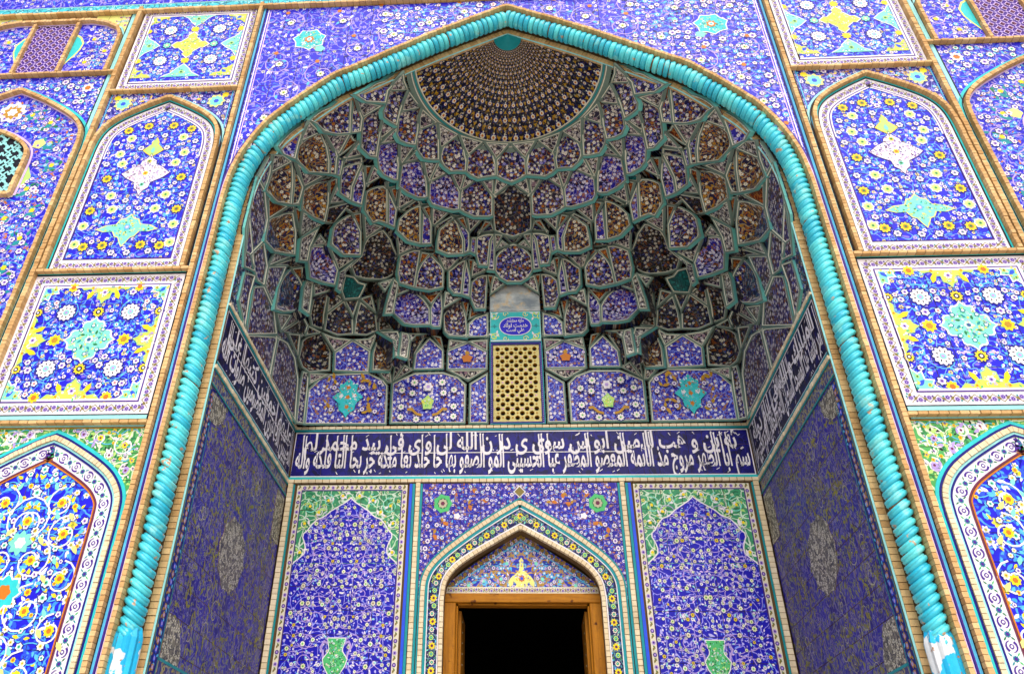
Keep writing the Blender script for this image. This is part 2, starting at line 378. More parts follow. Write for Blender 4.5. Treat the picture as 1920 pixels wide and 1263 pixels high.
def lace(ink, poly, sz, cols, l=6, k=1.):
    xs = [p[0] for p in poly]; zs = [p[1] for p in poly]; cx, cz = sum(xs)/len(xs), sum(zs)/len(zs)
    n = int(abs(area(poly))/(sz*sz)*1.5*k)
    for _ in range(n):
        x, z = R.uniform(min(xs), max(xs)), R.uniform(min(zs), max(zs))
        if not inside((cx+(x-cx)*1.1, cz+(z-cz)*1.1), poly): continue
        q = R.random()
        if q < .3: ink.flower(x, z, sz*.42, 6, (R.choice(cols), R.choice(cols)), l, R.random(), None)
        elif q < .5: ink.spiral(x, z, sz*.6, .9, R.random()*6.3, R.choice((-1, 1)), sz*.13, R.choice(cols), l)
        else: ink.leaf(x, z, R.random()*6.3, sz, sz*.5, R.choice(cols), l)
def fill(ink, poly, sp, xa, flowers, leaves, avoid=(), mirror=True, lsz=.05, nl=3, inset=.04, vine='ltblue'):
    """mirror-symmetric scatter of blossoms and leaves in a field"""
    xs = [p[0] for p in poly]; zs = [p[1] for p in poly]; row = 0; z = min(zs)+sp*.4
    def free(x, z, r):
        if not inside((x, z), poly): return False
        for dx, dz in ((r, 0), (-r, 0), (0, r), (0, -r)):
            if not inside((x+dx, z+dz), poly): return False
        for A in avoid:
            if isinstance(A, tuple):
                if ((x-A[0])/(A[2]+r*.7))**2+((z-A[1])/((A[3] if len(A) > 3 else A[2])+r*.7))**2 < 1: return False
        return True
    while z < max(zs):
        x = xa+(sp*.5 if row % 2 else 0); last = {}
        while x < max(xs):
            jx, jz = (x+R.uniform(-.33, .33)*sp if x > xa+.01 else x), z+R.uniform(-.33, .33)*sp
            fl = R.choice(flowers); r = sp*R.uniform(.2, .4)*fl[3]; rot = R.random()
            side = (1, -1) if (mirror and abs(jx-xa) > .01) else (1,)
            for sg in side:
                xx = xa+sg*(jx-xa)
                if free(xx, jz, r+inset*.4):
                    if vine and sg in last and abs(last[sg][0]-xx) < sp*1.8:
                        (ax, az) = last[sg]; dx, dz = xx-ax, jz-az; bu = sp*.22*(1 if row % 2 else -1)
                        ink.line([(ax+dx*t_, az+dz*t_+bu*4*t_*(1-t_)) for t_ in (0, .2, .4, .6, .8, 1)], .011, vine, 1)
                    last[sg] = (xx, jz)
                    ink.flower(xx, jz, r, fl[0], fl[1], 2, rot if sg > 0 else PI-rot, fl[2])
            la = [(R.uniform(0, 2*PI), R.uniform(.45, .75)*sp, R.choice(leaves), R.uniform(.7, 1.2)) for _ in range(nl)]
            for sg in side:
                xx = xa+sg*(jx-xa)
                for a, q, c, k in la:
                    aa = a if sg > 0 else PI-a; px, pz = xx+q*math.cos(aa), jz+q*math.sin(aa)
                    if free(px, pz, lsz*.9): ink.leaf(px, pz, aa+(1.1 if sg > 0 else -1.1), lsz*k, lsz*.55*k, c, 0)
            x += sp
        z += sp*.87; row += 1
def scroll(ink, path, wd, per, vine='olive', fl=('purple', 'lilac'), grn='olive'):
    """zigzag vine with violet blossoms on a white border"""
    P = resample(path, per/2); A = offs(P, wd*.36); B = offs(P, -wd*.36)
    Z = [A[i] if i % 2 else B[i] for i in range(len(P))]
    ink.line(Z, wd*.06, vine, 1)
    for i in range(len(P)-1):
        cx, cz = ((P[i][0]+P[i+1][0])/2, (P[i][1]+P[i+1][1])/2)
        zx, zz = (Z[i][0]+Z[i+1][0])/2, (Z[i][1]+Z[i+1][1])/2; a = math.atan2(Z[i+1][1]-Z[i][1], Z[i+1][0]-Z[i][0])
        ink.leaf(zx-math.cos(a)*wd*.15, zz-math.sin(a)*wd*.15, a, wd*.42, wd*.32, grn, 2)
        o = A if i % 2 == 0 else B; x, z = P[i][0]*.72+o[i][0]*.28, P[i][1]*.72+o[i][1]*.28
        ink.star(x, z, wd*.26, 6, fl[1], 2, .25, R.random(), pts=2); ink.star(x, z, wd*.19, 5, fl[0], 3, .3, pts=2); ink.star(x, z, wd*.07, 5, fl[1], 4, 0, pts=1)
        for sg in (-1, 1):
            tx, tz = P[i+1][0]-P[i][0], P[i+1][1]-P[i][1]; ink.star(x+sg*tx*.42+(o[i][0]-P[i][0])*.35, z+sg*tz*.42+(o[i][1]-P[i][1])*.35, wd*.1, 5, R.choice((fl[0], 'purple', grn, 'turqdark')), 2, .2, pts=1)
def rect(x0, x1, z0, z1): return [(x0, z0), (x1, z0), (x1, z1), (x0, z1)]
# ================================================================ ground and masonry
GZ = -2.0
g = mesh('ground', [(-400, -400, GZ), (400, -400, GZ), (400, 400, GZ), (-400, 400, GZ)], [(0, 1, 2, 3)], m['paving']); g['kind'] = 'structure'
for k, (y, z) in enumerate(((-1.6, -1.75), (-1.1, -1.5), (-.6, -1.25))):
    st = box('step', PF, -5.2, 5.2, GZ if k == 0 else z-.25, z, -5.0, -y, m['stone'])
    tagt(st, ('lowest', 'middle', 'topmost')[k]+' broad stone step leading up to the portal niche', 'step', 'stone steps before the portal')
fl = box('portal_floor', PF, -WB, WB, -1.3, -1.2, -9, -.2, m['stone']); fl['kind'] = 'structure'
# rope path (true position, depth plane y = +.1), half profile from apex to springing
K1 = 1.01
ROPE = [(0, 12.345), (.77, 11.955), (1.41, 11.61), (2.03, 11.235), (2.64, 10.87), (3.0, 10.655), (3.5, 10.16), (3.80, 9.83), (3.985, 9.57), (4.13, 9.27), (4.25, 8.93), (4.325, 8.55), (4.355, 8.1)]
ROPE = [(a*K1, b*K1) for a, b in ROPE]
def arcpath(off, zb): return offs(arch(ROPE, 0, zb, 5), off)     # + = outwards of the opening
LOWZ = -1.9
AR1 = arcpath(.148, LOWZ)     # outer brick edge of the arch
hole = arcpath(.11, GZ+.001)
NW = len(hole)
def wallmesh(y0, y1, hole, x=14., zt=17.):
    P = [(-x, GZ)]+hole+[(x, GZ), (x, zt), (-x, zt)]; n = len(P)
    v = [(a, y0, b) for a, b in P]+[(a, y1, b) for a, b in P]
    return v, [tuple(range(n)), tuple(range(n, 2*n))]+[(i, (i+1) % n, n+(i+1) % n, n+i) for i in range(n)]
v, f = wallmesh(.035, .32, hole)
facade = mesh('facade_wall', v, f, m['mortar']); tagt(facade, 'tall tiled facade wall pierced by the great pointed portal arch', 'wall')
# recessed fillet behind the rope
v, f = wallmesh(.31, .36, arcpath(-.145, GZ+.001), 6, 14)
mesh('reveal', v, f, m['mortar'], facade)
def fm(path, wd=.062, d0=-.03, d1=.1, step=.06, name='brick_moulding', mt=None, parent=None): return bricks(name, PF, path, wd, d0, d1, parent or facade, step, mt)
# arch mouldings
bricks('brick_moulding', PF, arcpath(.1485, LOWZ), .056, -.2, .1, facade, .062)
bricks('brick_moulding', PF, arcpath(-.122, LOWZ), .1, -.38, -.29, facade, .075)
ribbon('turquoise_fillet', PF, arcpath(-.175, LOWZ), 0, -.022, -.3, m['paleturq'], facade)
ribbon('violet_fillet', PF, arcpath(.185, LOWZ), 0, .022, .01, m['navy'], facade)
ribbon('pale_fillet', PF, arcpath(.207, LOWZ), 0, .03, .006, m['pinkline'], facade)
ribbon('violet_fillet', PF, arcpath(.24, LOWZ), 0, .018, .01, m['purple'], facade)
for s in (-1, 1):
    zt = 13.02
    fm([(s*4.733, LOWZ), (s*4.733, zt)])
    for x0, x1, c in ((4.69, 4.708, 'black'), (4.652, 4.69, 'ltblue'), (4.625, 4.652, 'navy')):  # the black strip paints the shade of the groove beside the brick
        ribbon('tile_fillet', PF, [(s*(x0+x1)/2, LOWZ), (s*(x0+x1)/2, zt)], (x1-x0)/2-.001, -(x1-x0)/2+.001, .008, m[c], facade)
    for x0, x1, c in ((4.812, 4.826, 'black'),):
        ribbon('tile_fillet', PF, [(s*(x0+x1)/2, 4.5), (s*(x0+x1)/2, zt)], (x1-x0)/2, -(x1-x0)/2, .012, m[c], facade)
    fm([(s*7.14, LOWZ), (s*7.14, zt)], .072)
    for x0, x1, c in ((7.11, 7.145, 'turq'), (7.25, 7.315, 'paleturq'), (7.318, 7.338, 'black')):
        ribbon('tile_fillet', PF, [(s*(x0+x1)/2, LOWZ), (s*(x0+x1)/2, zt)], (x1-x0)/2-.001, -(x1-x0)/2+.001, .009 if c != 'black' else .012, m[c], facade)
    # horizontal mouldings
    for z, x0, x1 in ((4.44, 4.77, 7.1), (6.827, 4.77, 7.1), (10.67, 4.77, 7.1), (11.2, 7.18, 10.4)):
        fm([(s*x0, z), (s*x1, z)], .04, step=.12)
    for z0, z1, x0, x1, c in ((4.506, 4.56, 4.83, 7.1, 'paleturq'), (4.56, 4.578, 4.83, 7.1, 'black'), (4.40, 4.435, 4.83, 7.1, 'paleturq'), (6.795, 6.818, 4.83, 7.1, 'turq'), (6.772, 6.795, 4.83, 7.1, 'black'), (10.715, 10.75, 4.83, 7.1, 'ltblue'), (11.215, 11.25, 7.34, 10.4, 'paleturq')):
        ribbon('tile_fillet', PF, [(s*x0, (z0+z1)/2), (s*x1, (z0+z1)/2)], (z1-z0)/2-.001, -(z1-z0)/2+.001, .01, m[c], facade)
    fm([(s*10.4, LOWZ), (s*10.4, 13.0)], .072)
fm([(-14, 12.93), (14, 12.93)], .05, step=.12)
plain('oliveyel', '8E8C24'); plain('greyviolet', '8A84A4'); plain('yelgreen', 'CFD65A')
# ================================================================ tile panels of the facade
WHT = ('white', 'lilac', 'purple'); YEL = ('yellow', 'ochre', 'dkgreen'); GRN = ('white', 'palegreen', 'dkgreen')
def sidew(s): return ('left', 'right')[s > 0]
NB = {-1: 'beside the weathered left pedestal', 1: 'beside the chipped right pedestal'}
def frame(t, s, x0, x1, z0, z1, bw, per):
    """white scroll border of a rectangular panel and its two thin lines; returns the inner rectangle"""
    O = rect(x0, x1, z0, z1); I = rect(x0+bw, x1-bw, z0+bw, z1-bw)
    band('border', PF, O, I, .0025, m['white'], t)
    k = Ink(PF, .005); c = bw*.47
    C = rect(x0+c, x1-c, z0+c, z1-c)
    for i in range(4):
        a, b = C[i], C[(i+1) % 4]; scroll(k, [a, b], bw*.78, per)
    k.line(rect(x0+bw, x1-bw, z0+bw, z1-bw), .02, 'purple', 3, True)
    k.line(rect(x0+bw+.024, x1-bw-.024, z0+bw+.024, z1-bw-.024), .03, 'white', 3, True)
    k.build('border_scroll', t)
    e = bw+.03; return x0+e, x1-e, z0+e, z1-e
def rosette(t, x, z, r):
    k = Ink(PF, .007)
    k.star(x, z, r*1.12, 12, 'navy', 0, .12); k.star(x, z, r, 12, 'white', 1, .18, pts=6)
    for j in range(8):
        a = 2*PI*j/8+.2; k.leaf(x+r*.42*math.cos(a), z+r*.42*math.sin(a), a, r*.3, r*.16, 'black', 2)
    k.star(x, z, r*.34, 8, 'mint', 2, .1); k.star(x, z, r*.2, 6, 'lilac', 3, .2)
    return k.build('rosette', t, None)
def quatre(k, x, z, r, c, l):
    Q = []
    e = [(0, 1.), (7, .86), (15, .82), (22, .86), (30, .82), (38, .68), (45, .46)]
    for j in range(8):
        for a, q in (e[:-1] if j % 2 == 0 else [(45-b, w_) for b, w_ in e[:0:-1]]):
            a = math.radians(a+45*j); Q.append((x+r*q*math.cos(a), z+r*q*math.sin(a)))
    k.fan(x, z, Q, c, l); return Q
def medal(t, x, z, r, c1, c2, c3, n=4, sc=1., name='medallion', rot=0., label=None, asp=1.):
    k = Ink(PF, .007); quatre(k, x, z, r*1.06, 'white', 0); Q = quatre(k, x, z, r*.97, c1, 1); lace(k, Q, .045, ['palegreen', 'turqdark', 'yellow', 'white', 'paleyellow', 'lilac', 'green'], 2)
    for j in range(n*2):
        a = 2*PI*j/(n*2)+rot; k.flower(x+r*.62*math.cos(a), z+r*.62*asp*math.sin(a), r*.12, 5, (c3, 'white'), 2, 0, None); k.leaf(x+r*.3*math.cos(a), z+r*.3*asp*math.sin(a), a+.7, r*.22, r*.12, 'dkgreen' if j % 2 else c3, 3)
    k.flower(x, z, r*.18, 6, ('white', c3, 'purple'), 3, 0, None)
    return k.build(name, t, None, label)
FLS = [(6, WHT, 'navy', 1.), (6, WHT, 'navy', .8), (5, ('white', 'pink', 'orange'), 'navy', .8), (7, ('ltblue', 'white', 'purple'), None, .8)]
def rosette_panel(s):
    xc = s*5.967
    t = empty('tile_panel', (xc, 0, 4.58), 'square tile panel with four white rosettes round a mint quatrefoil, '+('left' if s < 0 else 'right')+' of arch', 'tile panel', 'square panels at mid height')
    x0, x1, z0, z1 = frame(t, s, xc-1.137, xc+1.137, 4.58, 6.772, .178, .22)
    P = rect(x0, x1, z0, z1); zc = 5.69
    tiles(PF, P, .31, m['f_panel'], t)
    k = Ink(PF)
    av = [(xc+a*.475, zc+b*.445, .15) for a in (-1, 1) for b in (-1, 1)]+[(xc, zc, .33)]
    # yellow-green half medallions on the sides, turquoise in the corners
    for a, b in ((0, 1), (0, -1), (1, 0), (-1, 0)):
        cx, cz = xc+a*.94, zc+b*.9
        Q = k.scallop(cx, cz, .27, .27, 6, 'white', 3, .2) if False else None
        pts = [(-.40, 0), (-.33, .07), (-.22, .05), (-.17, .12), (-.1, .12), (-.09, .22), (-.04, .24), (0, .3), (.04, .24), (.09, .22), (.1, .12), (.17, .12), (.22, .05), (.33, .07), (.40, 0)]
        if b: W = [(cx+p, cz-b*q) for p, q in pts]
        else: W = [(cx-a*q, cz+p) for p, q in pts]
        k.poly(W, 'yelgreen', 3); k.line(W, .016, 'palegreen', 4); lace(k, W, .05, ['white', 'paleyellow', 'lilac', 'green', 'yellow', 'white'], 5)
        k.flower(cx-a*.12, cz-b*.12, .06, 6, ('white', 'lilac', 'purple'), 5, 0, None)
        for _ in range(9):
            p_, q_ = R.uniform(-.28, .28), R.uniform(.02, .2)
            X_, Y_ = (cx+p_, cz-b*q_) if b else (cx-a*q_, cz+p_)
            if inside((X_, Y_), W): k.leaf(X_, Y_, R.random()*6.3, .06, .03, R.choice(('palegreen', 'white', 'yellow', 'lilac', 'green')), 6)
        for q in (-.2, .2): k.flower(cx-a*.04+(q if b else 0), cz-b*.04+(q if a else 0), .03, 5, ('yellow', 'orange'), 5, 0, None)
    for a in (-1, 1):
        for b in (-1, 1):
            cx, cz = xc+a*.945, zc+b*.905
            W = [(cx, cz), (cx, cz-b*.3), (cx-a*.07, cz-b*.22), (cx-a*.13, cz-b*.25), (cx-a*.14, cz-b*.14), (cx-a*.25, cz-b*.13), (cx-a*.22, cz-b*.07), (cx-a*.3, cz)]
            k.poly(W, 'mint', 3); k.line(W[1:], .018, 'white', 4); lace(k, W, .05, ['palegreen', 'turqdark', 'yellow', 'white'], 5); k.leaf(cx-a*.05, cz-b*.05, math.atan2(-b, -a), .12, .07, 'midblue', 5)
            k.flower(cx-a*.06, cz-b*.18, .03, 5, ('palegreen', 'dkgreen'), 5, 0, None); k.flower(cx-a*.18, cz-b*.06, .03, 5, ('yellow', 'dkgreen'), 5, 0, None)
            k.star(xc+a*.5, zc+b*.87, .085, 8, 'yellow', 5, .3); k.star(xc+a*.5, zc+b*.87, .04, 6, 'orange', 6, .2)
            k.leaf(xc+a*.24, zc+b*.66, math.atan2(b, -a*.5), .2, .09, 'yellow', 4); k.leaf(xc+a*.7, zc+b*.22, math.atan2(-b*.5, a), .2, .09, 'yellow', 4)
        k.star(xc+a*.5, zc, .1, 8, 'yellow', 4, .3, .2); k.star(xc+a*.5, zc, .05, 6, 'ochre', 5, .2)
        k.flower(xc, zc+a*.45, .085, 10, ('yellow', 'black', 'white'), 3)
        for b in (-1, 1): k.flower(xc+a*.9, zc+b*.45, .07, 10, ('yellow', 'black', 'white'), 3)
    av += [(xc+a*.5, zc, .1) for a in (-1, 1)]+[(xc, zc+a*.45, .09) for a in (-1, 1)]+[(xc, zc+a*.85, .3) for a in (-1, 1)]+[(xc+a*.88, zc, .28) for a in (-1, 1)]+[(xc+a*.88, zc+b*.85, .2) for a in (-1, 1) for b in (-1, 1)]
    fill(k, P, .155, xc, FLS, ['ltblue', 'midblue', 'white', 'pinkline', 'ltblue'], av, True, .065, 4)
    for a in (-1, 1):
        for b in (-1, 1):
            k.spiral(xc+a*.475, zc+b*.445, .23, 1.1, .5 if a > 0 else PI-.5, a*b, .012, 'ltblue', 1, ['ltblue', 'midblue'])
    k.build('floral_inlay', t)
    for a in (-1, 1):
        for b in (-1, 1): rosette(t, xc+a*.475, zc+b*.445, .135)
    medal(t, xc, zc, .36, 'mint', 'palegreen', 'turqdark', 4, label='mint green quatrefoil with white outline')
def upper_panel(s):
    xc = s*5.945
    t = empty('tile_panel', (xc, 0, 10.74), 'upper tile panel with pale yellow cross and four white rosettes, '+('left' if s < 0 else 'right')+' of the arch head', 'tile panel', 'square panels near the top')
    x0, x1, z0, z1 = frame(t, s, xc-1.112, xc+1.15, 10.755, 12.98, .165, .22)
    P = rect(x0, x1, z0, z1); zc = 11.935
    tiles(PF, P, .31, m['f_panel'], t)
    k = Ink(PF)
    av = [(xc+a*.475, zc+b*.43, .15) for a in (-1, 1) for b in (-1, 1)]+[(xc, zc, .3)]
    for a, b in ((0, 1), (0, -1), (1, 0), (-1, 0)):
        cx, cz = xc+a*.93, zc+b*.87
        pts = [(-.36, 0), (-.2, .1), (-.12, .22), (0, .34), (.12, .22), (.2, .1), (.36, 0)]
        W = [(cx+p, cz-b*q) for p, q in pts] if b else [(cx-a*q, cz+p) for p, q in pts]
        k.poly(W, 'mint', 3); k.line(W, .016, 'white', 4); lace(k, W, .05, ['palegreen', 'turqdark', 'paleyellow', 'white', 'ltblue'], 5); k.flower(cx-a*.14, cz-b*.12, .05, 6, ('palegreen', 'dkgreen'), 5, 0, None)
        for q in (-.15, .15): k.flower(cx-a*.05+(q if b else 0), cz-b*.05+(q if a else 0), .03, 5, ('turq', 'white'), 5, 0, None)
        av.append((cx, cz, .3))
    for a in (-1, 1):
        for b in (-1, 1):
            cx, cz = xc+a*.935, zc+b*.875
            W = [(cx, cz), (cx, cz-b*.3), (cx-a*.1, cz-b*.2), (cx-a*.18, cz-b*.2), (cx-a*.22, cz-b*.1), (cx-a*.34, cz-b*.08), (cx-a*.38, cz)]
            k.poly(W, 'yelgreen', 3); lace(k, W, .05, ['white', 'paleyellow', 'green', 'lilac'], 4); k.leaf(cx-a*.1, cz-b*.08, math.atan2(-b, -a), .12, .08, 'midblue', 5); av.append((cx, cz, .24))
            k.star(xc+a*.9, zc+b*.42, .07, 8, 'yellow', 4, .3)
        k.star(xc, zc+a*.44, .09, 8, 'yellow', 4, .35); k.flower(xc+a*.45, zc, .08, 7, ('mint', 'palegreen', 'white'), 3)
        av += [(xc, zc+a*.44, .1), (xc+a*.45, zc, .1), (xc+a*.9, zc, .3)]
    fill(k, P, .155, xc, FLS, ['ltblue', 'midblue', 'white', 'pinkline', 'lilac'], av, True, .065, 4)
    k.build('floral_inlay', t)
    for a in (-1, 1):
        for b in (-1, 1): rosette(t, xc+a*.475, zc+b*.43, .13)
    q = Ink(PF, .007)
    def cross(sc):
        pts = []
        for j in range(4):
            a = PI/2*j; ca, sa = math.cos(a), math.sin(a)
            for x, y in ((.34, 0), (.25, .09), (.18, .08), (.17, .15), (.1, .1)): pts.append((xc+sc*(x*ca-y*sa), zc+sc*(x*sa+y*ca)))
        # mirror each arm
        out = []
        for j in range(4):
            a = PI/2*j; ca, sa = math.cos(a), math.sin(a)
            for x, y in ((.14, -.14), (.2, -.08), (.26, -.09), (.35, 0), (.26, .09), (.2, .08)): out.append((xc+sc*(x*ca-y*sa), zc+sc*(x*sa+y*ca)))
        return out
    q.fan(xc, zc, cross(1.08), 'white', 0); q.fan(xc, zc, cross(1.), 'yelgreen', 1); lace(q, cross(1.), .045, ['white', 'paleyellow', 'green', 'yellow', 'beige'], 2)
    for j in range(10):
        a = R.random()*6.3; rr = R.uniform(.03, .2); q.flower(xc+rr*math.cos(a), zc+rr*math.sin(a), .022, 5, ('yellow', 'palegreen'), 2, 0, None)
    q.build('medallion', t, None, 'pale yellow cross shaped medallion')
ARU = [(0, 10.49), (.25, 10.36), (.515, 10.205), (.78, 10.02), (.95, 9.83), (1.04, 9.62), (1.075, 9.37), (1.08, 9.1)]
def arched_panel(s):
    xc = s*5.967
    t = empty('tile_panel', (xc, 0, 6.85), 'tall arched blue panel with lilac lozenge above a turquoise pendant, '+('left' if s < 0 else 'right')+' of the arch shoulder', 'tile panel', 'tall arched panels')
    A = arch(ARU, xc, 6.86, 4)
    bricks('brick_frame', PF, A, .058, -.02, .1, t, .06)
    ribbon('fillet', PF, A, -.036, -.062, .012, m['turq'], t); ribbon('fillet', PF, A, -.062, -.08, .012, m['black'], t)
    ribbon('fillet', PF, A, .045, .065, .012, m['black'], t); ribbon('fillet', PF, A, .065, .1, .010, m['paleturq'], t)
    O = offs(A, -.08); I = offs(A, -.245); O[0] = (O[0][0], 6.86); O[-1] = (O[-1][0], 6.86)
    I = [(x, max(z, 7.06)) for x, z in I]
    band('border', PF, O, I, .0025, m['white'], t)
    k = Ink(PF, .005); scroll(k, offs(A, -.165), .13, .21); scroll(k, [(O[0][0]+.1, 6.96), (O[-1][0]-.1, 6.96)], .13, .21)
    k.line(I, .018, 'purple', 3, True); k.line(offs(A, -.265)[1:-1], .022, 'white', 3); k.build('border_scroll', t)
    P = [(x, max(z, 7.075)) for x, z in offs(A, -.255)]
    tiles(PF, P, .31, m['f_panel'], t)
    k = Ink(PF)
    av = [(xc, 8.78, .42, .33), (xc, 7.62, .5, .22), (xc, 9.35, .2, .25)]
    sp = [(.22, 9.83, 'y'), (.45, 9.55, 'g'), (.22, 9.32, 's'), (.55, 9.2, 'g'), (.68, 9.45, 's'), (.45, 8.98, 'g'), (.72, 8.98, 's'), (.62, 8.66, 'y'), (.45, 8.3, 'g'), (.72, 8.3, 's'), (.7, 8.0, 'y'), (.35, 8.02, 'g'), (.18, 8.2, 's'), (.72, 7.7, 'g'), (.3, 7.32, 'y'), (.6, 7.3, 'y'), (.12, 7.18, 's'), (.45, 7.2, 's'), (.12, 9.6, 's'), (.55, 9.74, 'y'), (.75, 7.35, 'g')]
    for dx, z, c in sp:
        for a in (-1, 1):
            if c == 'y': k.flower(xc+a*dx, z, .085, 9, YEL, 3); k.star(xc+a*dx, z, .1, 9, 'yellow', 2, .3)
            elif c == 'g': k.flower(xc+a*dx, z, .078, 8, ('paleyellow', 'palegreen', 'dkgreen'), 3, 0, 'white')
            else: k.flower(xc+a*dx, z, .058, 6, ('white', 'lilac', 'dkgreen'), 3)
            av.append((xc+a*dx, z, .1))
    fill(k, P, .15, xc, FLS, ['ltblue', 'midblue', 'white', 'ltblue', 'pinkline'], av, True, .07, 4)
    k.build('floral_inlay', t)
    q = Ink(PF, .0075)
    def sym(pts): return [(xc+x, z) for x, z in pts]+[(xc-x, z) for x, z in reversed(pts[1:-1])]
    L = [(0, 9.2), (.05, 9.1), (.13, 9.04), (.14, 8.96), (.26, 8.9), (.33, 8.84), (.42, 8.76), (.33, 8.67), (.25, 8.62), (.14, 8.56), (.12, 8.44), (.05, 8.38), (0, 8.28)]
    q.poly(sym(L), 'purple', 0); q.poly([(xc+(x-xc)*.95, 8.76+(z-8.76)*.95) for x, z in sym(L)], 'white', 1)
    lace(q, sym(L), .04, ['lilac', 'purple', 'pink', 'lilac', 'maroon', 'greyviolet'], 2, 1.5)
    q.flower(xc, 8.76, .05, 6, ('yellow', 'orange'), 3, 0, None); q.flower(xc, 8.52, .045, 6, ('mint', 'dkgreen'), 3, 0, None); q.flower(xc, 9.02, .045, 6, ('yellow', 'dkgreen'), 3, 0, None)
    q.build('lozenge', t, None, 'white and lilac lozenge medallion')
    q = Ink(PF, .0075)
    Tq = [(0, 7.92), (.07, 7.84), (.15, 7.82), (.2, 7.72), (.36, 7.7), (.5, 7.62), (.36, 7.57), (.22, 7.58), (.16, 7.48), (.1, 7.46), (.05, 7.36), (0, 7.28)]
    q.poly(sym(Tq), 'paleyellow', 0); q.poly([(xc+(x-xc)*.92, 7.62+(z-7.62)*.92) for x, z in sym(Tq)], 'mint', 1)
    lace(q, sym(Tq), .045, ['palegreen', 'turqdark', 'yellow', 'dkgreen', 'paleyellow', 'turq'], 2, 1.3)
    q.flower(xc, 7.66, .07, 6, ('ltblue', 'lilac', 'white'), 3, 0, None); q.build('pendant', t, None, 'turquoise and yellow winged pendant')
    q = Ink(PF, .0075)
    U_ = [(0, 9.56), (.06, 9.44), (.05, 9.4), (.12, 9.33), (.17, 9.27), (.1, 9.2), (.04, 9.16), (0, 9.12)]
    q.poly(sym(U_), 'palegreen', 0); q.line(sym(U_), .014, 'yellow', 1, True); q.leaf(xc, 9.2, PI/2, .14, .08, 'mint', 2); q.build('finial', t, None)
    # dark spandrels above the arch
    t2 = empty('spandrel_panel', (xc, 0, 9.3), 'dark blue spandrels with turquoise blossoms over the '+('left' if s < 0 else 'right')+' tall arched panel', 'tile panel', 'spandrels over the tall arched panels')
    Aq = offs(A, .1); half = [p for p in Aq if p[1] > 9.25]
    P = [(xc-1.135, 9.25)]+half+[(xc+1.135, 9.25), (xc+1.135, 10.715), (xc-1.135, 10.715)]
    tiles(PF, P, .4, m['f_dark'], t2)
    k = Ink(PF)
    for a in (-1, 1):
        k.star(xc+a*.84, 10.4, .17, 9, 'paleyellow', 2, .25); k.star(xc+a*.84, 10.4, .13, 8, 'mint', 3, .2); k.star(xc+a*.84, 10.4, .05, 6, 'midblue', 4, .2); k.star(xc+a*.98, 10.55, .07, 7, 'yellow', 3, .3)
        k.spiral(xc+a*.45, 10.53, .12, 1., PI/2, a, .014, 'pinkline', 1, ['lilac', 'yellow'])
    k.line([(xc-1.1, 9.3), (xc-1.1, 10.68), (xc+1.1, 10.68), (xc+1.1, 9.3)], .02, 'ltblue', 3)
    fill(k, P, .17, xc, FLS, ['lilac', 'pinkline', 'ochre', 'ltblue'], [(xc+a*.84, 10.4, .18) for a in (-1, 1)], True, .06, 3)
    k.build('floral_inlay', t2)
ARL = [(0, 4.255), (.14, 4.2), (.29, 4.125), (.6, 3.95), (.83, 3.79), (.98, 3.62), (1.055, 3.46), (1.075, 3.25)]
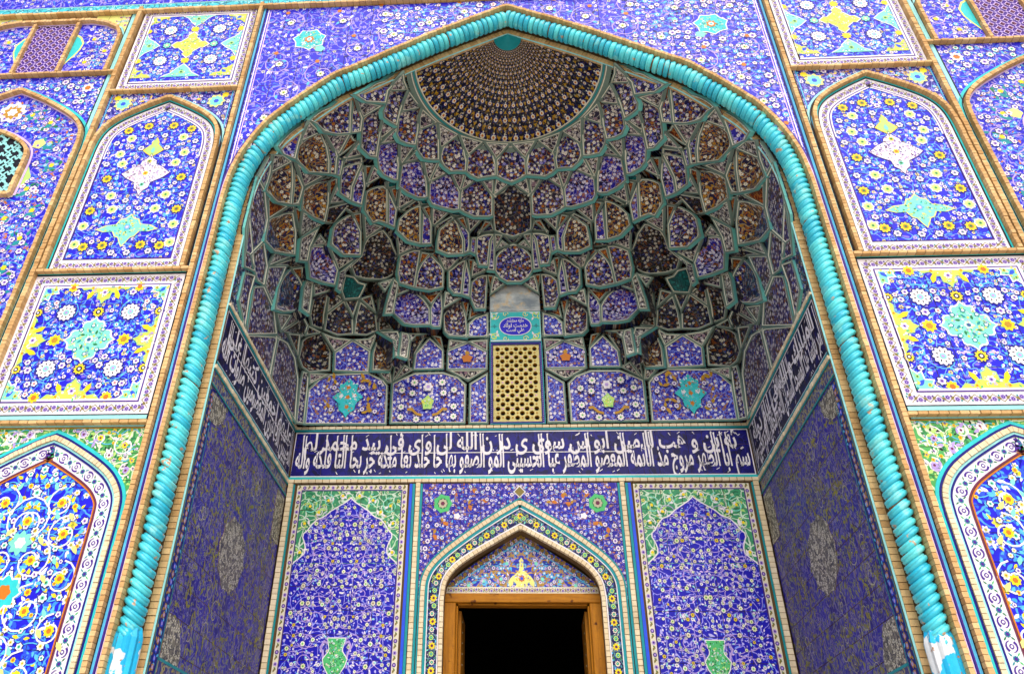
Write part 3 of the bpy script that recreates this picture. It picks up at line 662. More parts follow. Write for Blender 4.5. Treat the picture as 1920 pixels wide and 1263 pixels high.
def low_panel(s):
    xc = s*5.967
    t = empty('tile_panel', (xc, 0, LOWZ), 'low arched panel with white spiral vines on vivid blue, '+('left' if s < 0 else 'right')+' of the portal pedestals', 'tile panel', 'low arched panels')
    A = arch(ARL, xc, LOWZ, 5)
    bricks('brick_frame', PF, A, .06, -.02, .035, t, .058, m['brickpale'])
    ribbon('fillet', PF, A, .032, .06, .012, m['navy'], t); ribbon('fillet', PF, A, .06, .1, .012, m['turq'], t)
    ribbon('fillet', PF, A, -.034, -.06, .012, m['paleturq'], t); ribbon('fillet', PF, A, -.06, -.085, .012, m['navy'], t)
    O = offs(A, -.085); I = offs(A, -.265); band('border', PF, O, I, .0025, m['white'], t, False)
    k = Ink(PF, .005); Pm = resample(offs(A, -.172), .115)
    for i in range(1, len(Pm)-1):
        x, z = Pm[i]; a = math.atan2(Pm[i+1][1]-Pm[i-1][1], Pm[i+1][0]-Pm[i-1][0]); n = (-math.sin(a), math.cos(a))
        if i % 2:
            k.star(x, z, .026, 4, 'purple', 2, .1); k.star(x, z, .013, 4, 'white', 3, 0)
            for sg in (-1, 1):
                C = [(x+sg*(n[0]*.055*math.cos(q)+math.cos(a)*.055*math.sin(q)), z+sg*(n[1]*.055*math.cos(q)+math.sin(a)*.055*math.sin(q))) for q in (-.9, -.4, .1, .6, 1.1, 1.5)]
                k.line(C, .026, 'purple', 1, taper=True)
        else:
            k.star(x, z, .034, 8, 'turqdark', 2, .25); k.star(x, z, .02, 4, 'purple', 3, .1)
            for j in range(4):
                b = a+PI/4+PI/2*j; k.leaf(x+.035*math.cos(b), z+.035*math.sin(b), b, .05, .02, R.choice(('green', 'dkgreen', 'turqdark')), 1)
    k.line(I, .022, 'maroon', 3); k.line(offs(A, -.29), .018, 'orange', 3); k.build('border_scroll', t)
    P = offs(A, -.285); tiles(PF, P, .31, m['f_low'], t)
    k = Ink(PF)
    sp = [(.0, 3.2, .3, 0), (.36, 3.42, .2, 1), (.5, 3.05, .22, 1), (.2, 2.75, .26, -1), (.62, 2.55, .2, -1), (.32, 2.2, .3, 1), (.68, 2.0, .18, 1), (.1, 1.75, .2, -1), (.45, 1.55, .26, 1), (.3, 1.0, .3, 1), (.3, .3, .3, -1)]
    for dx, z, r, dr in sp:
        for a in (-1, 1):
            k.spiral(xc+a*dx, z, r, 1.25, PI/2, a*(dr or 1), .02, 'white', 4, None)
            k.star(xc+a*dx, z, .065, 8, 'yellow', 5, .25); k.star(xc+a*dx, z, .03, 6, 'orange', 6, .2)
            k.leaf(xc+a*(dx+r*.7), z-r*.6, a*-.9, .13, .07, 'paleyellow', 5); k.leaf(xc+a*(dx-r*.5), z+r*.75, PI/2+a*.5, .12, .06, 'mint', 5)
    k.star(xc, 2.95, .15, 8, 'mint', 5, .3); k.star(xc, 2.95, .07, 6, 'white', 6, .2); k.star(xc, 2.4, .22, 8, 'white', 5, .25); k.star(xc, 2.4, .19, 8, 'turq', 6, .25); k.star(xc, 2.4, .09, 6, 'orange', 7, .2)
    fill(k, P, .17, xc, [(7, ('white', 'paleyellow', 'ochre'), 'navy', .8), (7, ('yellow', 'orange'), None, .8), (6, ('white', 'mint', 'dkgreen'), 'navy', .9), (5, ('white', 'lilac', 'purple'), 'navy', .7)], ['ltblue', 'midblue', 'yellow', 'ltblue', 'white', 'midblue'], [], True, .085, 5)
    k.build('floral_inlay', t)
    t2 = empty('spandrel_panel', (xc, 0, 3.3), 'green spandrels with white scrolls over the low arched panel on the '+('left' if s < 0 else 'right'), 'tile panel', 'green spandrels over the low arched panels')
    Aq = [p for p in offs(A, .1) if p[1] > 3.35]
    P = [(xc-1.185, 3.35)]+Aq+[(xc+1.185, 3.35), (xc+1.185, 4.4), (xc-1.185, 4.4)]
    tiles(PF, P, .4, m['f_green'], t2); k = Ink(PF)
    for a in (-1, 1):
        for dx, z, r in ((.95, 4.15, .16), (.6, 4.25, .1), (1.05, 3.82, .1), (.36, 4.3, .07), (.78, 4.02, .07)):
            k.spiral(xc+a*dx, z, r, 1.3, PI/2, a, .016, 'white', 2, ['white', 'palegreen', 'lilac']); k.star(xc+a*dx, z, .045, 7, R.choice(('yellow', 'white', 'lilac')), 3, .3); k.star(xc+a*dx, z, .018, 5, 'maroon', 4)
    fill(k, P, .15, xc, [(5, ('white', 'lilac', 'purple'), 'dkgreen', .45), (6, ('yellow', 'orange'), None, .5)], ['palegreen', 'dkgreen', 'white', 'dkgreen', 'black'], [], True, .05, 4)
    k.line([(xc-1.17, 3.4), (xc-1.17, 4.385), (xc+1.17, 4.385), (xc+1.17, 3.4)], .016, 'ochre', 3); k.build('floral_inlay', t2)
for s in (-1, 1): rosette_panel(s); upper_panel(s); arched_panel(s); low_panel(s)
# ---- great spandrels round the portal arch
for s in (-1, 1):
    A = [p for p in arcpath(.26, 8.0) if p[1] > 8.1]
    h = [(x, z) for x, z in A if (x*s >= -1e-6)]
    if s > 0: P = h+[(4.62, h[-1][1]), (4.62, 12.88), (0.0015, 12.88)]
    else: P = list(reversed(h))+[(-4.62, h[0][1]), (-4.62, 12.88), (-.0015, 12.88)]
    t = empty('spandrel_panel', (s*3, 0, 8.3), 'great blue spandrel with a turquoise cloud medallion, '+('left' if s < 0 else 'right')+' shoulder of the rope moulded arch', 'tile panel', 'great arch spandrels')
    tiles(PF, P, .42, m['f_span'], t)
    k = Ink(PF)
    for dx, z, r, dr in ((3.95, 10.55, .3, 1), (4.2, 9.95, .25, -1), (3.35, 11.0, .34, -1), (2.75, 11.65, .36, 1), (2.1, 12.0, .34, -1), (1.45, 12.3, .3, 1), (.8, 12.58, .26, -1), (4.15, 11.3, .3, -1), (3.1, 12.45, .3, -1), (2.3, 12.6, .28, 1), (4.1, 12.45, .3, 1), (4.35, 9.3, .14, 1)):
        k.spiral(s*dx, z, r, 1.35, PI/2, s*dr, .02, 'lilac', 1, ['white', 'lilac', 'navy', 'ltblue'])
        k.flower(s*dx, z, .075, 8, ('white', 'paleyellow', 'dkgreen'), 3)
        if R.random() < .6: k.star(s*(dx-.05), z-r*1.1, .065, 5, 'mint', 3, .45)
        else: k.star(s*(dx+.1), z+r, .05, 6, 'orange', 3, .3)
    fill(k, P, .2, s*2.3, FLS, ['ltblue', 'midblue', 'lilac', 'white', 'midblue', 'navy'], [(s*3.68, 11.95, .34)], False, .075, 4)
    # straight lines inside the edges
    k.line([(s*4.585, 8.9), (s*4.585, 12.85)], .02, 'white', 4); k.line([(s*4.545, 9.05), (s*4.545, 12.8)], .018, 'pinkline', 4)
    k.build('floral_inlay', t)
    q = Ink(PF, .0075)
    q.scallop(s*3.68, 11.95, .33, .3, 7, 'white', 0, .18, .3); q.scallop(s*3.68, 11.95, .305, .275, 7, 'turq', 1, .18, .3)
    lace(q, [(s*3.68+.27*math.cos(a_*.4), 11.95+.25*math.sin(a_*.4)) for a_ in range(16)], .05, ['turqdark', 'mint', 'ltblue', 'palegreen', 'white'], 2)
    q.flower(s*3.68, 11.95, .1, 7, ('orange', 'white', 'turq'), 3, 0, None)
    q.scallop(s*3.45, 11.68, .1, .09, 5, 'mint', 0, .2); q.build('cloud_medallion', t, None)
# ---- turquoise band and the blue frieze above the top moulding
t = empty('frieze_band', (0, 0, 12.97), 'turquoise scroll band running above the topmost brick moulding', 'tile band')
tiles(PF, rect(-11, 11, 12.985, 13.2), .42, m['f_turqband'], t); k = Ink(PF); k.line([(-11, 13.2), (11, 13.2)], .02, 'paleturq', 2); k.line([(-11, 12.98), (11, 12.98)], .02, 'paleturq', 2); k.build('edge_lines', t)
t = empty('frieze_band', (0, 0, 13.22), 'violet blue floral frieze along the top of the facade', 'tile band')
tiles(PF, rect(-11, 11, 13.22, 14.4), .42, m['f_span'], t)
# ---- outer bays
def lattice(t, plane, x0, x1, z0, z1, px, pz, hole, d, mt, name='lattice', th=.06, sides=8, rimmat=None):
    v = []; f = []; mi = []
    nx = int(round((x1-x0)/px)); nz = int(round((z1-z0)/pz)); px = (x1-x0)/nx; pz = (z1-z0)/nz
    for i in range(-1, 2*nx+2):
        for j in range(-1, 2*nz+2):
            if (i+j) % 2: continue
            cx, cz = x0+i*px/2, z0+j*pz/2
            D = [(cx+px/2, cz), (cx, cz+pz/2), (cx-px/2, cz), (cx, cz-pz/2)]
            D = clip_rect(D, x0, x1, z0, z1)
            if len(D) < 3: continue
            whole = len(D) == 4 and abs(abs(area(D))-px*pz/2) < 1e-5
            k = len(v)
            if not whole:
                f.append(tuple(range(k, k+len(D)))); mi.append(0); v += [plane(*p, d) for p in D]; continue
            H = []; O = []
            for q in range(sides):
                a = 2*PI*q/sides+PI/sides*0; r = hole
                H.append((cx+r*math.cos(a)*px/2, cz+r*math.sin(a)*pz/2)); ca, sa = math.cos(a), math.sin(a); tt = 1/(abs(ca)+abs(sa)); O.append((cx+ca*tt*px/2, cz+sa*tt*pz/2))
            v += [plane(*p, d) for p in O]+[plane(*p, d+.004) for p in H]+[plane(*p, d-th) for p in H]
            for q in range(sides):
                q2 = (q+1) % sides; f += [(k+q, k+q2, k+sides+q2, k+sides+q), (k+sides+q, k+sides+q2, k+2*sides+q2, k+2*sides+q)]; mi += [0, 1]
    return mesh(name, v, f, [mt, rimmat or mt], t, mi)
for s in (-1, 1):
    xc = s*8.79; nm = 'left' if s < 0 else 'right'
    # window cartouche
    t = empty('lattice_window', (xc, 0, 11.25), 'small window with violet and white star lattice high in the '+nm+' outer bay', 'window', 'latticed bay windows')
    wx = s*8.73
    box('black_backing', PF, wx-.4, wx+.4, 11.3, 12.6, -.03, -.02, m['black'], t)  # black sheet stands in for the darkness behind the lattice
    lattice(t, PF, wx-.385, wx+.385, 11.32, 12.58, .2, .22, .5, .012, m['purple'], sides=4, rimmat=m['pink'])
    k = Ink(PF, .02)
    for i in range(0, 9):
        for j in range(0, 13):
            if (i+j) % 2: k.star(wx-.385+i*.096, 11.32+j*.105, .035, 4, 'lilac', 0, .6)
            else: k.line([(wx-.385+i*.096+.055*math.cos(q*PI/2), 11.32+j*.105+.06*math.sin(q*PI/2)) for q in range(4)], .012, 'pinkline', 0, True)
    k.build('star_inlay', t)
    for a in (-1, 1): bricks('brick_jamb', PF, [(wx+a*.435, 11.26), (wx+a*.435, 12.64)], .06, -.02, .08, t, .06)
    t = empty('cartouche_panel', (xc, 0, 11.25), 'blue cartouche with turquoise half medallions flanking the lattice window of the '+nm+' outer bay', 'tile panel', 'window cartouches')
    H = [(0, 12.7), (.75, 12.7), (1.05, 12.62), (1.32, 12.46), (1.42, 12.25), (1.43, 12.0)]
    A = [(xc-d, z) for d, z in [(1.43, 11.23), (1.43, 12.0)]+H[::-1][1:]]+[(xc+d, z) for d, z in H[1:]+[(1.43, 11.23)]]
    bricks('brick_frame', PF, A, .06, -.02, .1, t, .06)
    ribbon('fillet', PF, A, .04, .075, .012, m['paleturq'], t); ribbon('fillet', PF, A, -.036, -.06, .012, m['pinkline'], t)
    for a in (-1, 1):
        P = [p for p in offs(A, -.06) if (p[0]-wx)*a > .47]
        P = P+[(wx+a*.47, 11.23), (wx+a*.47, 12.64)] if a > 0 else [(wx+a*.47, 11.23), (wx+a*.47, 12.64)]+P[::-1]
        tiles(PF, P, .4, m['f_span'], t)
        k = Ink(PF); P2 = [(wx+a*.475, 12.35), (wx+a*.58, 12.28), (wx+a*.68, 12.1), (wx+a*.66, 11.9), (wx+a*.6, 11.75), (wx+a*.475, 11.5)]
        k.poly(P2, 'paleyellow', 1); k.poly([(wx+a*.475+(x-wx-a*.475)*.85, 11.95+(z-11.95)*.88) for x, z in P2], 'turq', 2)
        for dx, z in ((.85, 11.55), (.85, 12.2), (1.15, 11.85)): k.spiral(wx+a*dx, z, .15, 1.3, 0, a, .016, 'pinkline', 1, ['white', 'lilac']); k.star(wx+a*dx, z, .05, 6, 'yellow', 3, .3)
        fill(k, P, .17, wx+a*.9, FLS, ['lilac', 'white', 'ltblue'], [(wx+a*.55, 11.95, .16, .35)], False, .06, 3)
        k.build('floral_inlay', t)
    t = empty('spandrel_panel', (xc, 0, 12.6), 'pale yellow corner spandrels over the window cartouche of the '+nm+' outer bay', 'tile panel', 'pale corner spandrels')
    for a in (-1, 1):
        P = [p for p in offs(A, .08) if (p[0]-xc)*a > .7 and p[1] > 12.0]
        x_out = xc+a*1.55; P = P+([(x_out, P[-1][1]), (x_out, 12.9), (P[0][0], 12.9)] if a > 0 else [(P[-1][0], 12.9), (x_out, 12.9), (x_out, P[0][1])])
        tiles(PF, P, .3, m['paleyellow'], t); k = Ink(PF); fill(k, P, .1, xc+a*1.2, [(6, ('pink', 'maroon'), None, 1.), (6, ('white', 'lilac'), None, .9)], ['palegreen', 'orange'], [], False, .04, 2, .0); k.build('floral_inlay', t)
    # big arch of the outer bay
    AB = [(0, 10.8), (.34, 10.63), (.68, 10.44), (1.18, 10.1), (1.42, 9.8), (1.48, 9.5), (1.49, 9.2)]
    A = arch(AB, xc, LOWZ, 4)
    t = empty('tile_panel', (xc, 0, LOWZ), 'tall arched panel with grey green scrollwork round a grille, '+nm+' outer bay', 'tile panel', 'outer bay arched panels')
    bricks('brick_frame', PF, A, .06, -.02, .1, t, .06); ribbon('fillet', PF, A, .036, .055, .012, m['black'], t); ribbon('fillet', PF, A, .055, .1, .012, m['turq'], t); ribbon('fillet', PF, A, -.036, -.06, .012, m['pinkline'], t)
    P = offs(A, -.06)
    AWH = [(0, 9.77), (.2, 9.68), (.4, 9.56), (.58, 9.4), (.66, 9.24), (.68, 9.05)]
    Wn = arch(AWH, xc, 8.36, 4)
    tiles(PF, [p if p[1] > 4 else (p[0], 4.0) for p in P], .42, m['f_span'], t)
    tiles(PF, rect(P[0][0], P[-1][0], LOWZ, 4.0), .42, m['f_span'], t)
    k = Ink(PF)
    for dx, z, r in ((.95, 9.5, .22), (1.15, 9.0, .2), (.9, 8.5, .22), (1.15, 8.05, .22), (.75, 7.9, .2), (1.15, 7.5, .22), (.7, 7.3, .2), (1.1, 6.95, .2), (.5, 6.8, .2), (1.1, 6.4, .2), (1.1, 5.9, .2), (.4, 10.2, .18), (.8, 10.0, .18), (.3, 7.6, .2)):
        for a in (-1, 1):
            k.spiral(xc+a*dx, z, r, 1.2, PI/2, a*R.choice((-1, 1)), .022, 'lilac', 1, ['turqdark', 'turqdark', 'dkgreen'])
            k.leaf(xc+a*dx-a*.1, z-.14, .5 if a > 0 else PI-.5, .2, .1, 'turqdark', 3); k.star(xc+a*dx, z, .05, 6, 'yellow', 3, .3)
    for a in (-1, 1):
        k.scallop(xc+a*.72, 8.75, .16, .24, 5, 'palegreen', 3, .2); k.scallop(xc+a*.76, 9.5, .12, .12, 5, 'paleyellow', 3, .2)
    k.star(xc, 10.28, .26, 9, 'white', 3, .2); k.star(xc, 10.28, .18, 9, 'ochre', 4, .3); k.star(xc, 10.28, .1, 6, 'white', 5, .3)
    fill(k, [p if p[1] > 5.5 else (p[0], 5.5) for p in P], .18, xc, FLS, ['midblue', 'white', 'ltblue', 'lilac', 'orange'], [(xc, 9.0, .8, .9)], True, .07, 4); k.build('floral_inlay', t)
    t = empty('grille_window', (xc, 0, 8.36), 'arched window with curling turquoise ceramic grille in the '+nm+' outer bay', 'window', 'arched grille windows')
    n = len(Wn); mesh('black_backing', [PF(x, z, .018) for x, z in Wn], [tuple(range(n))], m['black'], t)  # flat black face paints the dark opening behind the grille
    bricks('brick_frame', PF, Wn+[Wn[0]], .06, -.0, .1, t, .06); ribbon('fillet', PF, offs(Wn, .05), 0, .035, .02, m['pinkline'], t)
    k = Ink(PF, .03, .012)
    for i in range(-3, 4):
        for j in range(8):
            x, z = xc+i*.2+(.1 if j % 2 else 0), 8.45+j*.17
            if inside((x, z), offs(Wn, -.04)):
                C = [(x-.1+.2*q/8, z+.07*math.sin(q/8*2*PI*(1 if (i+j) % 2 else -1))) for q in range(9)]; k.line(C, .035, 'paleturq', 0)
                C = [(x+.06*math.sin(q/8*2*PI), z-.1+.2*q/8) for q in range(9)]; k.line(C, .03, 'paleturq', 1)
    k.build('grille', t, None)
    t = empty('spandrel_panel', (xc, 0, 9.5), 'violet blue spandrels with white blossoms over the arched panel of the '+nm+' outer bay', 'tile panel', 'outer bay spandrels')
    Aq = [p for p in offs(A, .1) if p[1] > 9.3]
    P = [(xc-1.45-.1, 9.3)]+Aq+[(xc+1.55, 9.3), (xc+1.55, 11.17), (xc-1.55, 11.17)]
    P = [(min(max(x, xc-1.45-.1), xc+1.55), z) for x, z in P]
    tiles(PF, P, .42, m['f_span'], t); k = Ink(PF)
    fill(k, P, .19, xc, [(8, ('white', 'lilac', 'purple'), 'navy', 1.), (8, ('white', 'mint', 'dkgreen'), 'navy', .9), (5, ('lilac', 'white'), None, .7)], ['ltblue', 'lilac', 'white', 'midblue'], [], True, .075, 4)
    for a in (-1, 1): k.star(xc+a*1.2, 10.85, .12, 8, 'white', 4, .3); k.star(xc+a*1.2, 10.85, .06, 6, 'orange', 5, .2)
    k.build('floral_inlay', t)
# ================================================================ rope moulding
rope = empty('rope_moulding', (0, .1, LOWZ), 'turquoise glazed rope moulding twisting round the pointed portal arch on two pedestals', 'moulding')
path = resample(arch(ROPE, 0, 1.95, 8), .02)
RR = .155
def coil_mesh(seg=20):
    prof = [(-.047, .58), (-.047, .84), (-.036, .96), (-.016, 1.01), (.000, .99), (.007, .91), (.014, .955), (.026, .94), (.041, .84), (.044, .58)]
    v = []; f = []
    for z, r in prof:
        for j in range(seg):
            a = 2*PI*j/seg; v.append((RR*r*math.cos(a)*S, RR*r*math.sin(a)*S, z*S))
    for i in range(len(prof)-1):
        for j in range(seg): f.append((i*seg+j, i*seg+(j+1) % seg, (i+1)*seg+(j+1) % seg, (i+1)*seg+j))
    f.append(tuple(range(seg))); f.append(tuple(range((len(prof)-1)*seg, len(prof)*seg)))
    me = bpy.data.meshes.new('coil'); me.from_pydata(v, [], f)
    me.polygons.foreach_set('use_smooth', [True]*len(me.polygons)); return me
q = NT('coilglaze'); P_ = q.pos(); oi = q.n('ShaderNodeObjectInfo').outputs['Random']
c = q.mix(oi, lin('28BAD8'), lin('62E4EA'))
nz = q.noise(P_, 9., 5.); c = q.mix(q.step(nz.outputs[0], .335, .35), c, lin('BFA488'))
nz2 = q.noise(P_, 5.3, 4.); c = q.mix(q.math('MULTIPLY', q.step(nz2.outputs[0], .36, .42), .6), c, lin('8FE6E4'))
glaze(q, c, .24, .18, 30., .5); MATS['coilglaze'] = q.m
cme = coil_mesh(); cme.materials.append(q.m)
NP = len(path); PIT = .101; acc = 0.; nextc = .03; mid = NP//2
for i in range(1, NP):
    dx, dz = path[i][0]-path[i-1][0], path[i][1]-path[i-1][1]; acc += math.hypot(dx, dz)
    if acc < nextc: continue
    nextc += PIT
    lo, hi = max(0, i-3), min(NP-1, i+3)
    if lo < mid < hi: lo, hi = (lo, mid) if i < mid else (mid, hi)
    tx, tz = path[hi][0]-path[lo][0], path[hi][1]-path[lo][1]; L = math.hypot(tx, tz); tx /= L; tz /= L
    # ring axis = path tangent tipped so the turns slant like a rope
    zx = np.array([tx, 0, tz]); zx = zx if i < mid else -zx
    side = np.array([-zx[2], 0, zx[0]]); tw = .40
    hand = 1 if i < mid else -1
    frac = min(1, max(0, (path[i][1]-7.5)/4.)); tw = .52*(1-frac)+.08
    ax = zx*math.cos(tw)-side*math.sin(tw)*hand; ax /= np.linalg.norm(ax)
    xx = np.cross(np.array([0, 1, 0]), ax); xx /= np.linalg.norm(xx); yy = np.cross(ax, xx)
    o = link('coil', cme, (path[i][0], .1, path[i][1]), rope)
    o.rotation_euler = Matrix((xx, yy, ax)).transposed().to_euler(); o.scale = (R.uniform(.97, 1.03),)*2+(R.uniform(.92, 1.08),)
v = []; f = []
core = resample(arch(ROPE, 0, 1.95, 8), .15)
for i, (x, z) in enumerate(core):
    lo, hi = max(0, i-1), min(len(core)-1, i+1); tx, tz = core[hi][0]-core[lo][0], core[hi][1]-core[lo][1]; L = math.hypot(tx, tz); nx, nz_ = -tz/L, tx/L
    for j in range(10):
        a = 2*PI*j/10; v.append((x+nx*.108*math.cos(a), .1+.108*math.sin(a), z+nz_*.108*math.cos(a)))
for i in range(len(core)-1):
    for j in range(10): f.append((i*10+j, i*10+(j+1) % 10, (i+1)*10+(j+1) % 10, (i+1)*10+j))
mesh('core', v, f, m['rustbrown'], rope)
for s in (-1, 1):
    x0 = s*ROPE[-1][0]; v = []; f = []; N = 40
    for z in (LOWZ, 1.2, 1.95, 2.06):
        for j in range(N):
            a = 2*PI*j/N; r = .155*(1+.07*math.cos(10*a))*(1. if z < 2 else .8); v.append((x0+r*math.cos(a), .1+r*math.sin(a), z))
    for i in range(3):
        for j in range(N): f.append((i*N+j, i*N+(j+1) % N, (i+1)*N+(j+1) % N, (i+1)*N+j))
    f.append(tuple(range(3*N, 4*N)))
    q = 'pedestal_glaze'
    if q not in MATS:
        Q = NT(q); n = Q.noise(Q.pos(), 4.5, 5.); c = Q.mix(Q.step(n.outputs[0], .42, .44), lin('2AB8EC'), lin('DDE4EA')); n2 = Q.noise(Q.pos(), 14., 3.); c = Q.mix(Q.step(n2.outputs[0], .33, .35), c, lin('B5815A')); glaze(Q, c, .3, .15); MATS[q] = Q.m
    mesh('pedestal', v, f, MATS[q], rope, label if False else None)
# ================================================================ the niche: side walls, back wall
def kb(P, k=KB): return [(a*k, b*k) for a, b in P]
Z0, Z1 = 5.505, 6.345             # inscription band
nf = -1.2
for s, pl in ((-1, PSL), (1, PSR)):
    nm = 'left' if s < 0 else 'right'
    wl = box('niche_side_wall', pl, YF, YB+.3, nf, 6.46, -.4, -.035, m['mortar']); tagt(wl, nm+' side wall of the portal niche in muted violet and olive tilework', 'wall', 'niche side walls')
    tiles(pl, rect(YF+.03, YB-.02, nf, 5.16), .36, m['f_side'], wl)
    k = Ink(pl)
    # border strip along the front edge and along the top
    k.poly(rect(YF+.05, YF+.25, nf, 5.14), 'navy', 0)
    for j in range(70):
        z = nf+.05+j*.09; k.flower(YF+.15, z, .045, 4, (R.choice(('ochre', 'gold', 'midblue')), 'lilac'), 1, R.random(), None); k.leaf(YF+.08, z+.04, R.random()*6, .06, .04, 'gold', 1); k.leaf(YF+.2, z+.03, R.random()*6, .06, .04, 'ltblue', 1)
    for x in (YF+.035, YF+.265): k.line([(x, nf), (x, 5.14)], .02, 'turqdark', 2)
    for j in range(240):
        y, z = R.uniform(YF+.4, YB-.15), R.uniform(1.2, 5.0)
        a = R.random()*6.3
        k.leaf(y, z, a, .11, .05, 'oliveyel', 1); k.leaf(y, z, a+2.2, .08, .04, R.choice(('oliveyel', 'olive')), 1)
    for j in range(150):
        y, z = R.uniform(YF+.4, YB-.2), R.uniform(1., 5.)
        k.spiral(y, z, R.uniform(.08, .2), 1.1, R.random()*6, R.choice((-1, 1)), .01, R.choice(('beige', 'greyviolet', 'olive')), 0, ['oliveyel', 'greyviolet'])
    k.build('arabesque_inlay', wl)
    # bare repaired patches
    q = Ink(pl, .007); cy, cz = 2.47, 3.5
    oval = [(cy+.62*math.cos(a)*(1-.1*abs(math.sin(5*a))), cz+.52*math.sin(a)*(1-.1*abs(math.sin(5*a)))) for a in [2*PI*j/60 for j in range(60)]]
    tiles(pl, oval, 3, m['f_beige'], wl, .006, name='repair_patch'); tiles(pl, [(.6, 2.33), (1.0, 2.3), (1.24, 2.0), (1.24, 1.85), (.6, 1.85)], 3, m['f_beige'], wl, .006, name='repair_patch')
    tiles(pl, [(.5, 5.12), (1.1, 5.12), (1.05, 4.9), (.8, 4.75), (.5, 4.72)], 3, m['f_beige'], wl, .006, name='repair_patch'); tiles(pl, rect(YB-.55, YB-.05, 4.3, 5.1), 3, m['f_beige'], wl, .006, name='repair_patch')
    tiles(pl, rect(YF+.28, YB-.02, 1.4, 1.83), .36, m['f_sideband'], wl, .005, name='dado_tile')
    q.line([(YF+.27, 1.84), (YB, 1.84)], .03, 'turqdark', 2); q.build('dado_line', wl)
    tiles(pl, rect(YF+.03, YB-.01, 5.17, 5.36), .36, m['f_sideband'], wl, .005, name='border_tile')
    ribbon('turquoise_fillet', pl, [(YF, 5.372), (YB, 5.372)], .011, -.011, .02, m['turqdark'], wl); ribbon('turquoise_fillet', pl, [(YF, 5.164), (YB, 5.164)], .009, -.009, .02, m['turqdark'], wl)
    bricks('brick_course', pl, [(YF, 5.42), (YB, 5.42)], .06, -.03, .03, wl, .13, m['brickpale'])
    ribbon('turquoise_fillet', pl, [(YF, 5.477), (YB, 5.477)], .02, -.02, .02, m['turqdark'], wl)
    ribbon('turquoise_fillet', pl, [(YF, 6.378), (YB, 6.378)], .02, -.02, .02, m['turqdark'], wl)
    bricks('brick_course', pl, [(YF, 6.425), (YB, 6.425)], .05, -.03, .035, wl, .13, m['brickpale'])
# ---- back wall with the door opening
DI = kb([(0, 4.45), (.24, 4.335), (.47, 4.22), (.82, 4.02), (1.06, 3.845), (1.22, 3.64), (1.26, 3.4)])
DH = arch(DI, 0, nf, 5)
P = [(-WB, nf)]+DH+[(WB, nf), (WB, 6.46), (-WB, 6.46)]; n = len(P)
v = [(x, YB+.04, z) for x, z in P]+[(x, YB+.32, z) for x, z in P]
bw = mesh('niche_back_wall', v, [tuple(range(n)), tuple(range(n, 2*n))]+[(i, (i+1) % n, n+(i+1) % n, n+i) for i in range(n)], m['mortar'])
tagt(bw, 'back wall of the portal niche holding the doorway and two vase panels', 'wall')
H = lambda z, o0, o1, d, c, x0=-WB, x1=WB: ribbon('turquoise_fillet', PBK, [(x0, z), (x1, z)], o0, o1, d, m[c], bw)
H(5.477, .02, -.02, .02, 'turq'); H(6.378, .02, -.02, .02, 'turqdark')
bricks('brick_course', PBK, [(-WB, 5.425), (WB, 5.425)], .055, -.04, .03, bw, .13, m['brickpale'])
bricks('brick_course', PBK, [(-WB, 6.425), (WB, 6.425)], .05, -.04, .035, bw, .13, m['brickpale'])
for s in (-1, 1):
    bricks('brick_pilaster', PBK, [(s*4.125, nf), (s*4.125, 5.39)], .09, -.04, .03, bw, .085, m['brickpale'])
    bricks('brick_pilaster', PBK, [(s*1.807, nf), (s*1.807, 5.39)], .075, -.04, .03, bw, .085, m['brickpale'])
    for x0, x1, c in ((4.045, 4.075, 'turqdark'), (1.86, 1.905, 'turqdark'), (1.91, 1.96, 'midblue'), (1.725, 1.765, 'turqdark')):
        ribbon('turquoise_fillet', PBK, [(s*(x0+x1)/2, nf), (s*(x0+x1)/2, 5.37)], (x1-x0)/2, -(x1-x0)/2, .014, m[c], bw)
